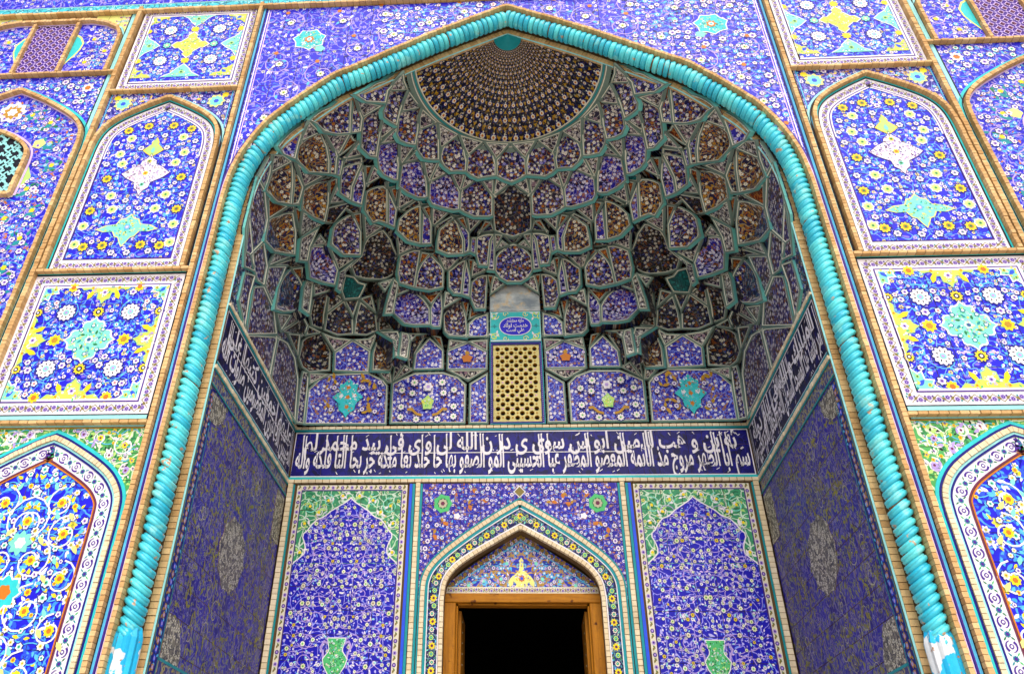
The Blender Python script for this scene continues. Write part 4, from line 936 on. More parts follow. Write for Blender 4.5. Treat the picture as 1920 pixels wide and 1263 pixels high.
# ---- two vase panels
def vase_panel(s):
    xc = s*3.0; nm = 'left' if s < 0 else 'right'
    t = empty('vase_panel', (xc, YB, nf), 'blue cusped arch panel with green vase and green corners, '+nm+' of the doorway', 'tile panel', 'vase panels beside the doorway')
    x0, x1, z1 = xc-1.0, xc+1.0, 5.355; bw_ = .095
    O = rect(x0-.04*0, x1, nf, z1); I = rect(x0+bw_, x1-bw_, nf+bw_, z1-bw_)
    band('border', PBK, O, I, .0025, m['cream'], t)
    k = Ink(PBK, .005)
    for a, b in (((x0+.047, nf+.05), (x0+.047, z1-.05)), ((x0+.05, z1-.047), (x1-.05, z1-.047)), ((x1-.047, z1-.05), (x1-.047, nf+.05))):
        Pm = resample([a, b], .085)
        for i, (x, z) in enumerate(Pm):
            if i % 2: k.star(x, z, .034, 6, 'purple' if i % 4 == 1 else 'lilac', 2, .15, pts=2); k.star(x, z, .018, 5, 'lilac' if i % 4 == 1 else 'purple', 3, 0, pts=1)
            else: k.leaf(x-.025, z-.03, 1.0, .08, .035, 'olive', 2); k.leaf(x+.02, z+.0, 2.2, .06, .03, 'dkgreen', 1)
    k.line(I, .016, 'purple', 3, True); k.build('border_scroll', t)
    tiles(PBK, rect(x0+.1, x1-.1, 3.9, z1-.1), .36, m['f_greenb'], t, name='corner_tile')
    Hc = kb([(0, 4.99), (.08, 4.92), (.17, 4.865), (.33, 4.765), (.40, 4.70), (.46, 4.66), (.55, 4.63), (.64, 4.53), (.69, 4.45), (.755, 4.39), (.76, 4.33), (.715, 4.24), (.69, 4.15), (.70, 4.07), (.76, 4.01), (.845, 3.94), (.872, 3.9)])
    Pc = [(xc-d, z) for d, z in reversed(Hc)]+[(xc+d, z) for d, z in Hc[1:]]; Pc = [(xc-.895, nf+.1)]+Pc+[(xc+.895, nf+.1)]
    tiles(PBK, Pc, .36, m['f_back'], t, .005)
    k = Ink(PBK, .008); k.line(Pc[1:-1], .02, 'white', 4)
    # scrolls in the corners
    for a in (-1, 1):
        for dx, z, r in ((.72, 4.98, .15), (.4, 5.08, .11), (.78, 4.68, .1), (.15, 5.16, .07), (.8, 4.2, .07), (.55, 4.87, .07)):
            k.spiral(xc+a*dx, z, r, 1.4, PI/2, a, .015, 'mint' if r > .1 else 'white', 1, ['palegreen', 'white', 'dkgreen']); k.star(xc+a*dx, z, .03, 6, 'yellow', 2, .3)
    FB = [(8, ('white', 'palegreen', 'green'), 'navy', .9), (8, ('cream', 'palegreen', 'dkgreen'), 'navy', 1.), (6, ('white', 'lilac', 'green'), None, .7), (8, ('cream', 'beige', 'olive'), 'navy', .9), (8, ('white', 'paleyellow', 'green'), 'navy', .8), (7, ('yellow', 'ochre', 'dkgreen'), 'navy', .7)]
    Pv = [(x, max(z, 1.8)) for x, z in Pc]
    fill(k, Pv, .17, xc, [(a_, b_, c_, d_*.72) for a_, b_, c_, d_ in FB], ['white', 'lilac', 'white', 'paleturq', 'pinkline'], [(xc, 2.62, .2, .32)], True, .05, 3, vine='lilac')
    for j in range(9):
        for a in (-1, 1):
            z = 2.2+j*.33; k.spiral(xc+a*R.uniform(.2, .65), z, .16, .9, R.random()*6, a*R.choice((-1, 1)), .012, 'lilac', 0, None)
    k.build('floral_inlay', t)
    q = Ink(PBK, .014)
    V = [(0, 2.88), (.15, 2.88), (.11, 2.72), (.12, 2.68), (.2, 2.58), (.17, 2.48), (.09, 2.36), (.06, 2.24), (.1, 2.18), (0, 2.18)]
    V = [(xc+x, z) for x, z in V]+[(xc-x, z) for x, z in reversed(V[1:-1])]
    q.poly(V, 'green', 0); q.line(V, .014, 'white', 1, True)
    lace(q, V, .04, ['dkgreen', 'palegreen', 'mint', 'dkgreen', 'white'], 1, 1.6)
    for a in (-1, 1): q.line([(xc+a*.13, 2.8), (xc+a*.2, 2.83), (xc+a*.25, 2.75), (xc+a*.2, 2.66), (xc+a*.19, 2.58)], .03, 'lilac', 0)
    q.build('vase', t, None, 'green footed vase')
for s in (-1, 1): vase_panel(s)
# ---- doorway surround
t = empty('door_surround', (0, YB, nf), 'pointed tile surround of the doorway with floral spandrels and roundels', 'door surround')
TO = kb([(0, 4.98), (.24, 4.845), (.47, 4.71), (.9, 4.435), (1.30, 4.14), (1.54, 3.9), (1.65, 3.66), (1.665, 3.4)])
A = arch(TO, 0, nf, 5)
Pc = [(-1.72, nf)]+[p for p in A]+[(1.72, nf), (1.72, 5.37), (-1.72, 5.37)]
P2 = [p for p in A if p[1] > 3.45]; P2 = [(-1.722, 3.45)]+P2+[(1.722, 3.45), (1.722, 5.38), (-1.722, 5.38)]
tiles(PBK, P2, .36, m['f_door'], t); k = Ink(PBK)
for a in (-1, 1):
    x, z = a*1.32*KB, 4.89*KB
    k.scallop(x, z, .17, .17, 7, 'green', 3, .15); k.star(x, z, .1, 10, 'dkgreen', 4, .15); k.star(x, z, .085, 8, 'beige', 5, .2); k.star(x, z, .04, 6, 'maroon', 6, .2)
    k.scallop(a*1.1, 4.8, .07, .06, 5, 'white', 4, .3)
    for dx, zz in ((.55, 5.05), (.9, 5.0), (1.5, 4.5), (1.35, 4.7), (.75, 5.2), (1.2, 5.22)): k.leaf(a*dx, zz, R.random()*6, .12, .08, 'orange', 2); k.leaf(a*dx, zz, R.random()*6, .1, .06, 'ochre', 2)
fill(k, P2, .16, 0, [(7, ('white', 'lilac', 'navy'), 'navy', .75), (6, ('white', 'ltblue', 'purple'), 'navy', .6), (5, ('lilac', 'white'), None, .5)], ['midblue', 'ochre', 'midblue', 'ltblue', 'orange'], [(a*1.35, 5.02, .18) for a in (-1, 1)], True, .045, 3, vine='midblue')
k.poly([(0, 5.33), (.11, 5.22), (0, 5.11), (-.11, 5.22)], 'white', 5); k.poly([(0, 5.31), (.09, 5.22), (0, 5.13), (-.09, 5.22)], 'olive', 6)
k.build('floral_inlay', t)
ribbon('turquoise_fillet', PBK, A, 0, -.025, .03, m['turqdark'], t); bricks('brick_arch', PBK, offs(A, -.065), .07, -.03, .04, t, .08, m['brickpale']); ribbon('turquoise_fillet', PBK, A, -.105, -.15, .03, m['turqdark'], t); ribbon('white_fillet', PBK, A, -.15, -.165, .03, m['white'], t)
Bo = offs(A, -.165); Bi = arch(kb([(0, 4.55), (.24, 4.425), (.47, 4.3), (.85, 4.085), (1.13, 3.885), (1.29, 3.66), (1.335, 3.4)]), 0, nf, 5)
Bo = resample(Bo, .06); nB = len(Bo)
Pi = np.array(Bi); sg = np.concatenate([[0], np.cumsum(np.linalg.norm(np.diff(Pi, axis=0), axis=1))]); tt = np.linspace(0, sg[-1], nB)
Bi2 = [(float(np.interp(q, sg, Pi[:, 0])), float(np.interp(q, sg, Pi[:, 1]))) for q in tt]
band('flower_band', PBK, Bo, Bi2, .008, m['f_doorband'], t, False)
k = Ink(PBK, .012)
for i in range(2, nB-2, 2):
    x, z = (Bo[i][0]+Bi2[i][0])/2, (Bo[i][1]+Bi2[i][1])/2
    if i % 6 == 2: k.star(x, z, .06, 8, 'yellow', 2, .35, R.random()); k.star(x, z, .025, 6, 'maroon', 3)
    else: k.flower(x+R.uniform(-.02, .02), z, .045, 8, ('palegreen' if i % 4 else 'cream', 'dkgreen', 'mint'), 2)
    for j in range(3):
        f_ = R.uniform(.15, .85); k.leaf(Bo[i][0]*f_+Bi2[i][0]*(1-f_), Bo[i][1]*f_+Bi2[i][1]*(1-f_), R.random()*6, .05, .025, R.choice(('mint', 'lilac', 'dkgreen', 'ltblue')), 1)
k.build('floral_inlay', t)
ribbon('white_fillet', PBK, Bi, .008, -.012, .02, m['white'], t); bricks('brick_arch', PBK, offs(Bi, -.05), .062, -.06, .045, t, .08, m['brickpale'])  # thin bricks let the dark mortar jamb stand for the unlit reveal
# ---- door recess: tympanum, wooden frame, dark hall
YD = YB+.3; PD = lambda a, b, d=0.: (a, YD-d, b); KD = 1.047
t = empty('tympanum', (0, YD, 3.6), 'blue tile tympanum with golden vase over the wooden lintel', 'tympanum')
TA = [(0, 4.40), (.3, 4.21), (.6, 4.02), (.95, 3.79), (1.2, 3.6), (1.3, 3.46)]
TA = arch([(a*KD, b*KD) for a, b in TA], 0, 3.46*KD, 4)
tiles(PD, TA, .4, m['f_tymp'], t); k = Ink(PD)
Tin = offs(TA, -.11); k.line(Tin, .02, 'ltblue', 3)
for i in range(3, len(TA)-3):
    x, z = (TA[i][0]+Tin[i][0])/2, (TA[i][1]+Tin[i][1])/2; k.flower(x, z, .035, 6, ('gold', 'olive'), 2)
for a in (-1, 1):
    for dx, z, r in ((.35, 3.85, .13), (.65, 3.82, .1), (.9, 3.75, .07), (.25, 4.1, .09)): k.spiral(a*dx, z, r, 1.3, PI/2, a, .016, 'gold', 2, ['gold', 'lilac', 'ltblue']); k.star(a*dx, z, .035, 6, 'mint', 3, .3)
V = [(0, 4.2), (.035, 4.15), (.03, 4.05), (.05, 3.98), (.14, 3.9), (.16, 3.84), (.09, 3.77), (.14, 3.7), (0, 3.7)]; V = V+[(-x, z) for x, z in reversed(V[1:-1])]
k.poly(V, 'paleyellow', 4); lace(k, V, .035, ['ochre', 'yellow', 'white', 'midblue'], 5); k.star(0, 3.86, .06, 8, 'orange', 5, .3); k.star(0, 3.86, .03, 6, 'midblue', 6)
for a in (-1, 1): k.leaf(a*.2, 3.72, PI/2+a*.3, .2, .1, 'paleyellow', 4)
fill(k, TA, .13, 0, [(6, ('white', 'lilac', 'purple'), 'navy', .8), (5, ('ltblue', 'white'), None, .8)], ['ltblue', 'gold', 'lilac', 'white'], [(0, 3.95, .18, .25)], True, .05, 4)
k.build('floral_inlay', t)
box('border', PD, -1.3, 1.3, 3.625, 3.725, 0, .01, m['cream'], t); k = Ink(PD, .014); scroll(k, [(-1.28, 3.675), (1.28, 3.675)], .09, .17); k.build('border_scroll', t)
t = empty('door_frame', (0, YD, nf), 'honey brown wooden door frame with thick lintel round the dark doorway', 'door frame')
def wood(name, seed):
    q = NT(name); P_ = q.pos(); n = q.noise(q.vm('MULTIPLY', P_, (14., 14., 1.2) if seed else (1.2, 14., 14.)), 2.4, 5.); c = q.mix(n.outputs[0], lin('7A460C'), lin('CC8A20')); n2 = q.noise(P_, 7., 3.); c = q.mix(q.step(n2.outputs[0], .3, .36), c, lin('5A2C0C')); MATS[name] = glaze(q, c, .5, .2)
wood('woodv', 1); wood('woodh', 0)
def bevbox(name, a0, a1, b0, b1, d0, d1, mt, parent):
    e = .012
    v = [PD(a, b, d0) for a, b in rect(a0, a1, b0, b1)]+[PD(a, b, d1-e) for a, b in rect(a0, a1, b0, b1)]+[PD(a, b, d1) for a, b in rect(a0+e, a1-e, b0+e, b1-e)]
    f = [(8, 9, 10, 11)]+[(k+i, k+(i+1) % 4, k+4+(i+1) % 4, k+4+i) for k in (0, 4) for i in range(4)]
    return mesh(name, v, f, m[mt] if mt in m else MATS[mt], parent)
bevbox('lintel', -1.30, 1.30, 3.475, 3.618, -.2, .06, 'woodh', t)
for s in (-1, 1):
    a0, a1 = sorted((s*1.108, s*1.30)); bevbox('post', a0, a1, nf, 3.472, -.2, .05, 'woodv', t)
    a0, a1 = sorted((s*1.075, s*1.1065)); bevbox('stop', a0, a1, nf, 3.44, -.2, .0, 'woodv', t)
bevbox('stop', -1.07, 1.07, 3.445, 3.474, -.2, .0, 'woodh', t)
for s in (-1, 1):
    lf = box('door_leaf', lambda a, b, d=0.: (s*1.06+a, YD+.22-d, b), -.03, .03, nf, 3.4, -1.0, 0, MATS['woodv']); tagt(lf, 'open wooden door leaf swung back into the dark hall on the '+('left' if s < 0 else 'right'), 'door', 'open door leaves')
    for j in range(14):
        v = []; f = []; cz = 1.2+j*.16
        for i in range(8): a = 2*PI*i/8; v.append((s*1.025, YD+.45+.018*math.cos(a), cz+.018*math.sin(a)))
        v.append((s*1.012, YD+.45, cz)); f = [(i, (i+1) % 8, 8) for i in range(8)]; mesh('stud', v, f, m['beige'], lf)
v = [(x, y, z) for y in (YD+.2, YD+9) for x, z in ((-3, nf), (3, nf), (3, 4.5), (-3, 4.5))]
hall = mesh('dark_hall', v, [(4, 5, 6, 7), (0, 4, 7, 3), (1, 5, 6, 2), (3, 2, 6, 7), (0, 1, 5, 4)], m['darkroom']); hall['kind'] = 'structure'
v, f = [], []
hw = mesh('hall_front_wall', [(-3, YD+.21, nf), (-1.3, YD+.21, nf), (-1.3, YD+.21, 3.6), (1.3, YD+.21, 3.6), (1.3, YD+.21, nf), (3, YD+.21, nf), (3, YD+.21, 4.9), (-3, YD+.21, 4.9)], [(0, 1, 2, 3, 4, 5, 6, 7)], m['mortar']); hw['kind'] = 'structure'
# ================================================================ inscriptions
NJ = {0x621: 1, 0x622: 2, 0x623: 2, 0x624: 2, 0x625: 2, 0x626: 4, 0x627: 2, 0x628: 4, 0x629: 2, 0x62A: 4, 0x62B: 4, 0x62C: 4, 0x62D: 4, 0x62E: 4, 0x62F: 2, 0x630: 2, 0x631: 2, 0x632: 2, 0x633: 4, 0x634: 4, 0x635: 4, 0x636: 4, 0x637: 4, 0x638: 4, 0x639: 4, 0x63A: 4, 0x641: 4, 0x642: 4, 0x643: 4, 0x644: 4, 0x645: 4, 0x646: 4, 0x647: 4, 0x648: 2, 0x649: 2, 0x64A: 4}
FB_ = {}; _b = 0xFE80
for _k, _n in NJ.items(): FB_[_k] = _b; _b += _n
def shape(s):
    out = []
    for i, ch in enumerate(s):
        o = ord(ch)
        if o not in NJ: out.append(ch); continue
        pv = i > 0 and NJ.get(ord(s[i-1]), 0) == 4
        nx = i+1 < len(s) and NJ.get(ord(s[i+1]), 0) > 1 and NJ[o] == 4
        out.append(chr(FB_[o]+(0 if NJ[o] == 1 else ((3 if nx else 1) if pv else (2 if nx else 0)))))
    return ''.join(reversed(out))
TX = {'b0': 'سم ابا الطهر مروج مذ الائمة المعصو المظفر عبا الحسيني المو الصفو بها خا خلد تعا ملكه جر بحا التا فلكه واله',
      'b1': 'ئه ين و هب لا مين ابو س سوي ى در ن الله لى و ى في ييد محمد لم',
      'l0': 'الطيبين الطاهرين المعصومين صلوات الله', 'l1': 'عليهم اجمعين كتبها علي',
      'r0': 'امر بانشا هذا المسجد السلطان الاعظم الخاقان الاكرم محيي مرا', 'r1': 'المبارك و الله في ايام دولة',
      'c0': 'مايه محتشم', 'c1': 'خدمت اولاد', 'c2': 'علي است'}
TX = {k_: shape(s_) for k_, s_ in TX.items()}
def mk_font(body, off=.0):
    c = bpy.data.curves.new('text', 'FONT'); c.body = body; c.size = 1; c.offset = off; c.resolution_u = 3
    o = bpy.data.objects.new('text', c); COL.objects.link(o); return o
gl = sorted(set(''.join(TX.values())))
tmp = {('t', k_): mk_font(s_, .024) for k_, s_ in TX.items()}
tmp['ref'] = mk_font('XX')
for c in gl: tmp[('g', c)] = mk_font('X'+c+'X')
dg = bpy.context.evaluated_depsgraph_get(); TM = {}; ADV = {}
def ext(o):
    e = o.evaluated_get(dg); me = e.to_mesh(); v = np.array([q.co[:2] for q in me.vertices]); f = [tuple(p.vertices) for p in me.polygons]; e.to_mesh_clear(); return v, f
w0 = ext(tmp['ref'])[0][:, 0].max()
for c in gl: ADV[c] = ext(tmp[('g', c)])[0][:, 0].max()-w0
for k_ in TX: TM[k_] = ext(tmp[('t', k_)])
for o in tmp.values():
    c = o.data; bpy.data.objects.remove(o); bpy.data.curves.remove(c)
def letters(parent, plane, key, x0, x1, zb, hgt, name, mt, d=.02, flip=None, tall=None, sq=None):
    """place a line of lettering between x0 and x1 with its baseline at zb; hgt = size factor"""
    v, f = TM[key]; W = v[:, 0].max(); mp = (lambda x: flip-x) if flip is not None else (lambda x: x)
    sx = (x1-x0)/W; out = [plane(mp(x0+a*sx), zb+b*hgt, d) for a, b in v]; ff = list(f); k = len(out)
    if tall:
        x = 0.
        for c in TX[key]:
            x += ADV[c]; o = ord(c)
            if o in (0xFE8D, 0xFE8E, 0xFEDF, 0xFEE0, 0xFEDD, 0xFEDE, 0xFEC1, 0xFEC3):
                xc = x0+(x-(.11 if o in (0xFE8D, 0xFE8E) else .12))*sx; wd = .02; top = tall+R.uniform(-.03, .0); sl = -.02
                Q = [(xc-wd*.5, zb+.3*hgt), (xc+wd*.5, zb+.3*hgt), (xc+wd*.55+sl, top-.05), (xc+wd*.9+sl, top), (xc-wd*.7+sl, top-.01)]
                out += [plane(mp(a), b, d+.001) for a, b in Q]; ff.append(tuple(range(k, k+5))); k += 5
    o = mesh(name, out, ff, mt, parent); o['kind'] = 'stuff'; return o
def marks(k, x0, x1, z0, z1, n, mp=lambda x: x):
    for _ in range(n):
        x, z = R.uniform(x0, x1), R.uniform(z0, z1); a = R.choice((.5, .6, 2.2)); L = R.uniform(.03, .07)
        k.line([(mp(x), z), (mp(x+L*math.cos(a)), z+L*math.sin(a))], .012, 'white', 4)
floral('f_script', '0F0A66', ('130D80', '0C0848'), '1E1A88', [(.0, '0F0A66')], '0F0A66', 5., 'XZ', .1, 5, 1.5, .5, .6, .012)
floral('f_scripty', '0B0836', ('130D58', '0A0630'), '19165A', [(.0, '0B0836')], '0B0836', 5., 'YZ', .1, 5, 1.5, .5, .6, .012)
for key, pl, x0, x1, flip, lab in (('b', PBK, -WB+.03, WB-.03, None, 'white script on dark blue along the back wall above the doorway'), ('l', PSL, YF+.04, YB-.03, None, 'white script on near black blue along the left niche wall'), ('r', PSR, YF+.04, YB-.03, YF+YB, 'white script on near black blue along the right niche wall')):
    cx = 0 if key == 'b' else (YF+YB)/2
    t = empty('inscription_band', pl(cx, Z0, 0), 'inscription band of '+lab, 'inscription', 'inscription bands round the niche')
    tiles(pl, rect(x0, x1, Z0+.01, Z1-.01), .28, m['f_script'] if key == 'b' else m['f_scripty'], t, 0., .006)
    k = Ink(pl, .004); k.line(rect(x0+.01, x1-.01, Z0+.008, Z1-.008), .018, 'white', 3, True)
    wl = m['white']
    letters(t, pl, key+'0', x0+.06, x1-.06, Z0+.17, .52 if key == 'b' else .52, 'lettering', wl, .006, flip, Z1-.03)
    letters(t, pl, key+'1', x0+.2, x1-.2, Z0+.50, .44, 'lettering', wl, .008, flip)
    mp = (lambda x: YF+YB-x) if flip else (lambda x: x)
    marks(k, x0+.1, x1-.1, Z0+.04, Z0+.1, 26 if key == 'b' else 16, mp); marks(k, x0+.1, x1-.1, Z0+.42, Z0+.5, 30 if key == 'b' else 18, mp); marks(k, x0+.1, x1-.1, Z1-.13, Z1-.06, 26 if key == 'b' else 16, mp)
    if key == 'b':
        for a, b in ((-2.75, -1.75), (-1.68, 2.05)): k.line([(a, Z0+.435), (b, Z0+.435)], .014, 'white', 4)
    elif key == 'r':
        k.line([(mp(x0+.3), Z0+.3), (mp(x0+1.9), Z0+.62), (mp(x1-.2), Z0+.5)], .022, 'white', 4)
    else: k.line([(x0+.4, Z0+.45), (x1-.3, Z0+.45)], .018, 'white', 4)
    k.build('marks', t)
plain('muted', 'DCCF8A', .5, .3)
q = NT('weathered'); _n = q.noise(q.vm('MULTIPLY', q.pos(), (1., 1., 3.)), 3., 6.); c = q.mix(q.step(_n.outputs[0], .4, .6), lin('C9D0D2'), lin('8E9BA6')); _n2 = q.noise(q.pos(), 5., 5.); c = q.mix(q.step(_n2.outputs[0], .38, .46), c, lin('D8C4A0')); glaze(q, c, .85, .4); MATS['weathered'] = q.m
# ================================================================ window, plaque and blank panel on the axis
t = empty('lattice_window', (0, YB, 6.47), 'yellow pierced lattice window in navy frame over the inscription', 'window')
box('black_backing', PBK, -.5, .5, 6.48, 8.2, -.12, -.1, m['black'], t)  # black panel stands for the unlit depth behind the window
lattice(t, PBK, -.455, .455, 6.52, 8.14, .182, .18, .52, -.01, m['muted'], th=.1, rimmat=m['ochre'])
k = Ink(PBK, -.004)
for i in range(11):
    for j in range(19):
        if (i+j) % 2: k.star(-.455+i*.091, 6.52+j*.09, .022, 6, 'ochre' if j % 3 else 'pink', 0, .3)
k.build('star_inlay', t)
O_, I_ = rect(-.515, .515, 6.475, 8.205), rect(-.457, .457, 6.52, 8.14)
v = [PBK(*p, .02) for p in O_]+[PBK(*p, .02) for p in I_]+[PBK(*p, -.1) for p in I_]
mesh('frame', v, [(i, (i+1) % 4, 4+(i+1) % 4, 4+i) for i in range(4)]+[(4+i, 4+(i+1) % 4, 8+(i+1) % 4, 8+i) for i in range(4)], m['navy'], t)
k = Ink(PBK, .022); k.line(rect(-.512, .512, 6.478, 8.2), .018, 'turqdark', 1, True)
for i in range(40):
    for x in (-.486, .486): k.star(x, 6.5+i*.042, .009, 4, 'lilac', 0)
k.build('frame_inlay', t)
t = empty('plaque', (0, YB, 8.22), 'square turquoise plaque with an inscribed navy oval above the lattice window', 'plaque')
tiles(PBK, rect(-.515, .515, 8.215, 8.895), .35, m['turq'], t, .012); k = Ink(PBK, .018)
for a in (-1, 1):
    for b in (-1, 1):
        k.spiral(a*.42, 8.555+b*.24, .09, 1.4, 0, a*b, .016, 'paleyellow', 0, ['palegreen', 'white']); k.spiral(a*.2, 8.555+b*.28, .06, 1.2, 0, -a*b, .014, 'paleyellow', 0, None)
    k.star(a*.42, 8.555, .05, 4, 'turqdark', 0, .6)
k.line(rect(-.5, .5, 8.23, 8.88), .02, 'paleturq', 0, True); k.line([(-.5, 8.225), (.5, 8.225)], .02, 'white', 0)
EL = [(.31*math.copysign(abs(math.cos(a))**.8, math.cos(a)), 8.555+.2*math.sin(a)) for a in [2*PI*j/40 for j in range(40)]]
k.fan(0, 8.555, [(x*1.06, 8.555+(z-8.555)*1.08) for x, z in EL], 'white', 1); k.fan(0, 8.555, EL, 'blue', 2)
k.build('oval', t, None)
for key, z, x in (('c0', 8.645, .17), ('c1', 8.53, .25), ('c2', 8.43, .18)): letters(t, PBK, key, -x, x, z, .12, 'lettering', m['white'], .026)
t = mesh('blank_panel', [PBK(*p, .01) for p in [(-.515, 8.905), (.515, 8.905), (.51, 9.3), (.38, 9.44), (.2, 9.52), (0, 9.55), (-.2, 9.52), (-.38, 9.44), (-.51, 9.3)]]+[PBK(*p, -.1) for p in [(-.515, 8.905), (.515, 8.905), (.51, 9.3), (.38, 9.44), (.2, 9.52), (0, 9.55), (-.2, 9.52), (-.38, 9.44), (-.51, 9.3)]], [tuple(range(9))]+[(i, (i+1) % 9, 9+(i+1) % 9, 9+i) for i in range(9)], m['weathered'])
tagt(t, 'blank whitewashed plaster panel with rounded top above the turquoise plaque', 'plaster panel')
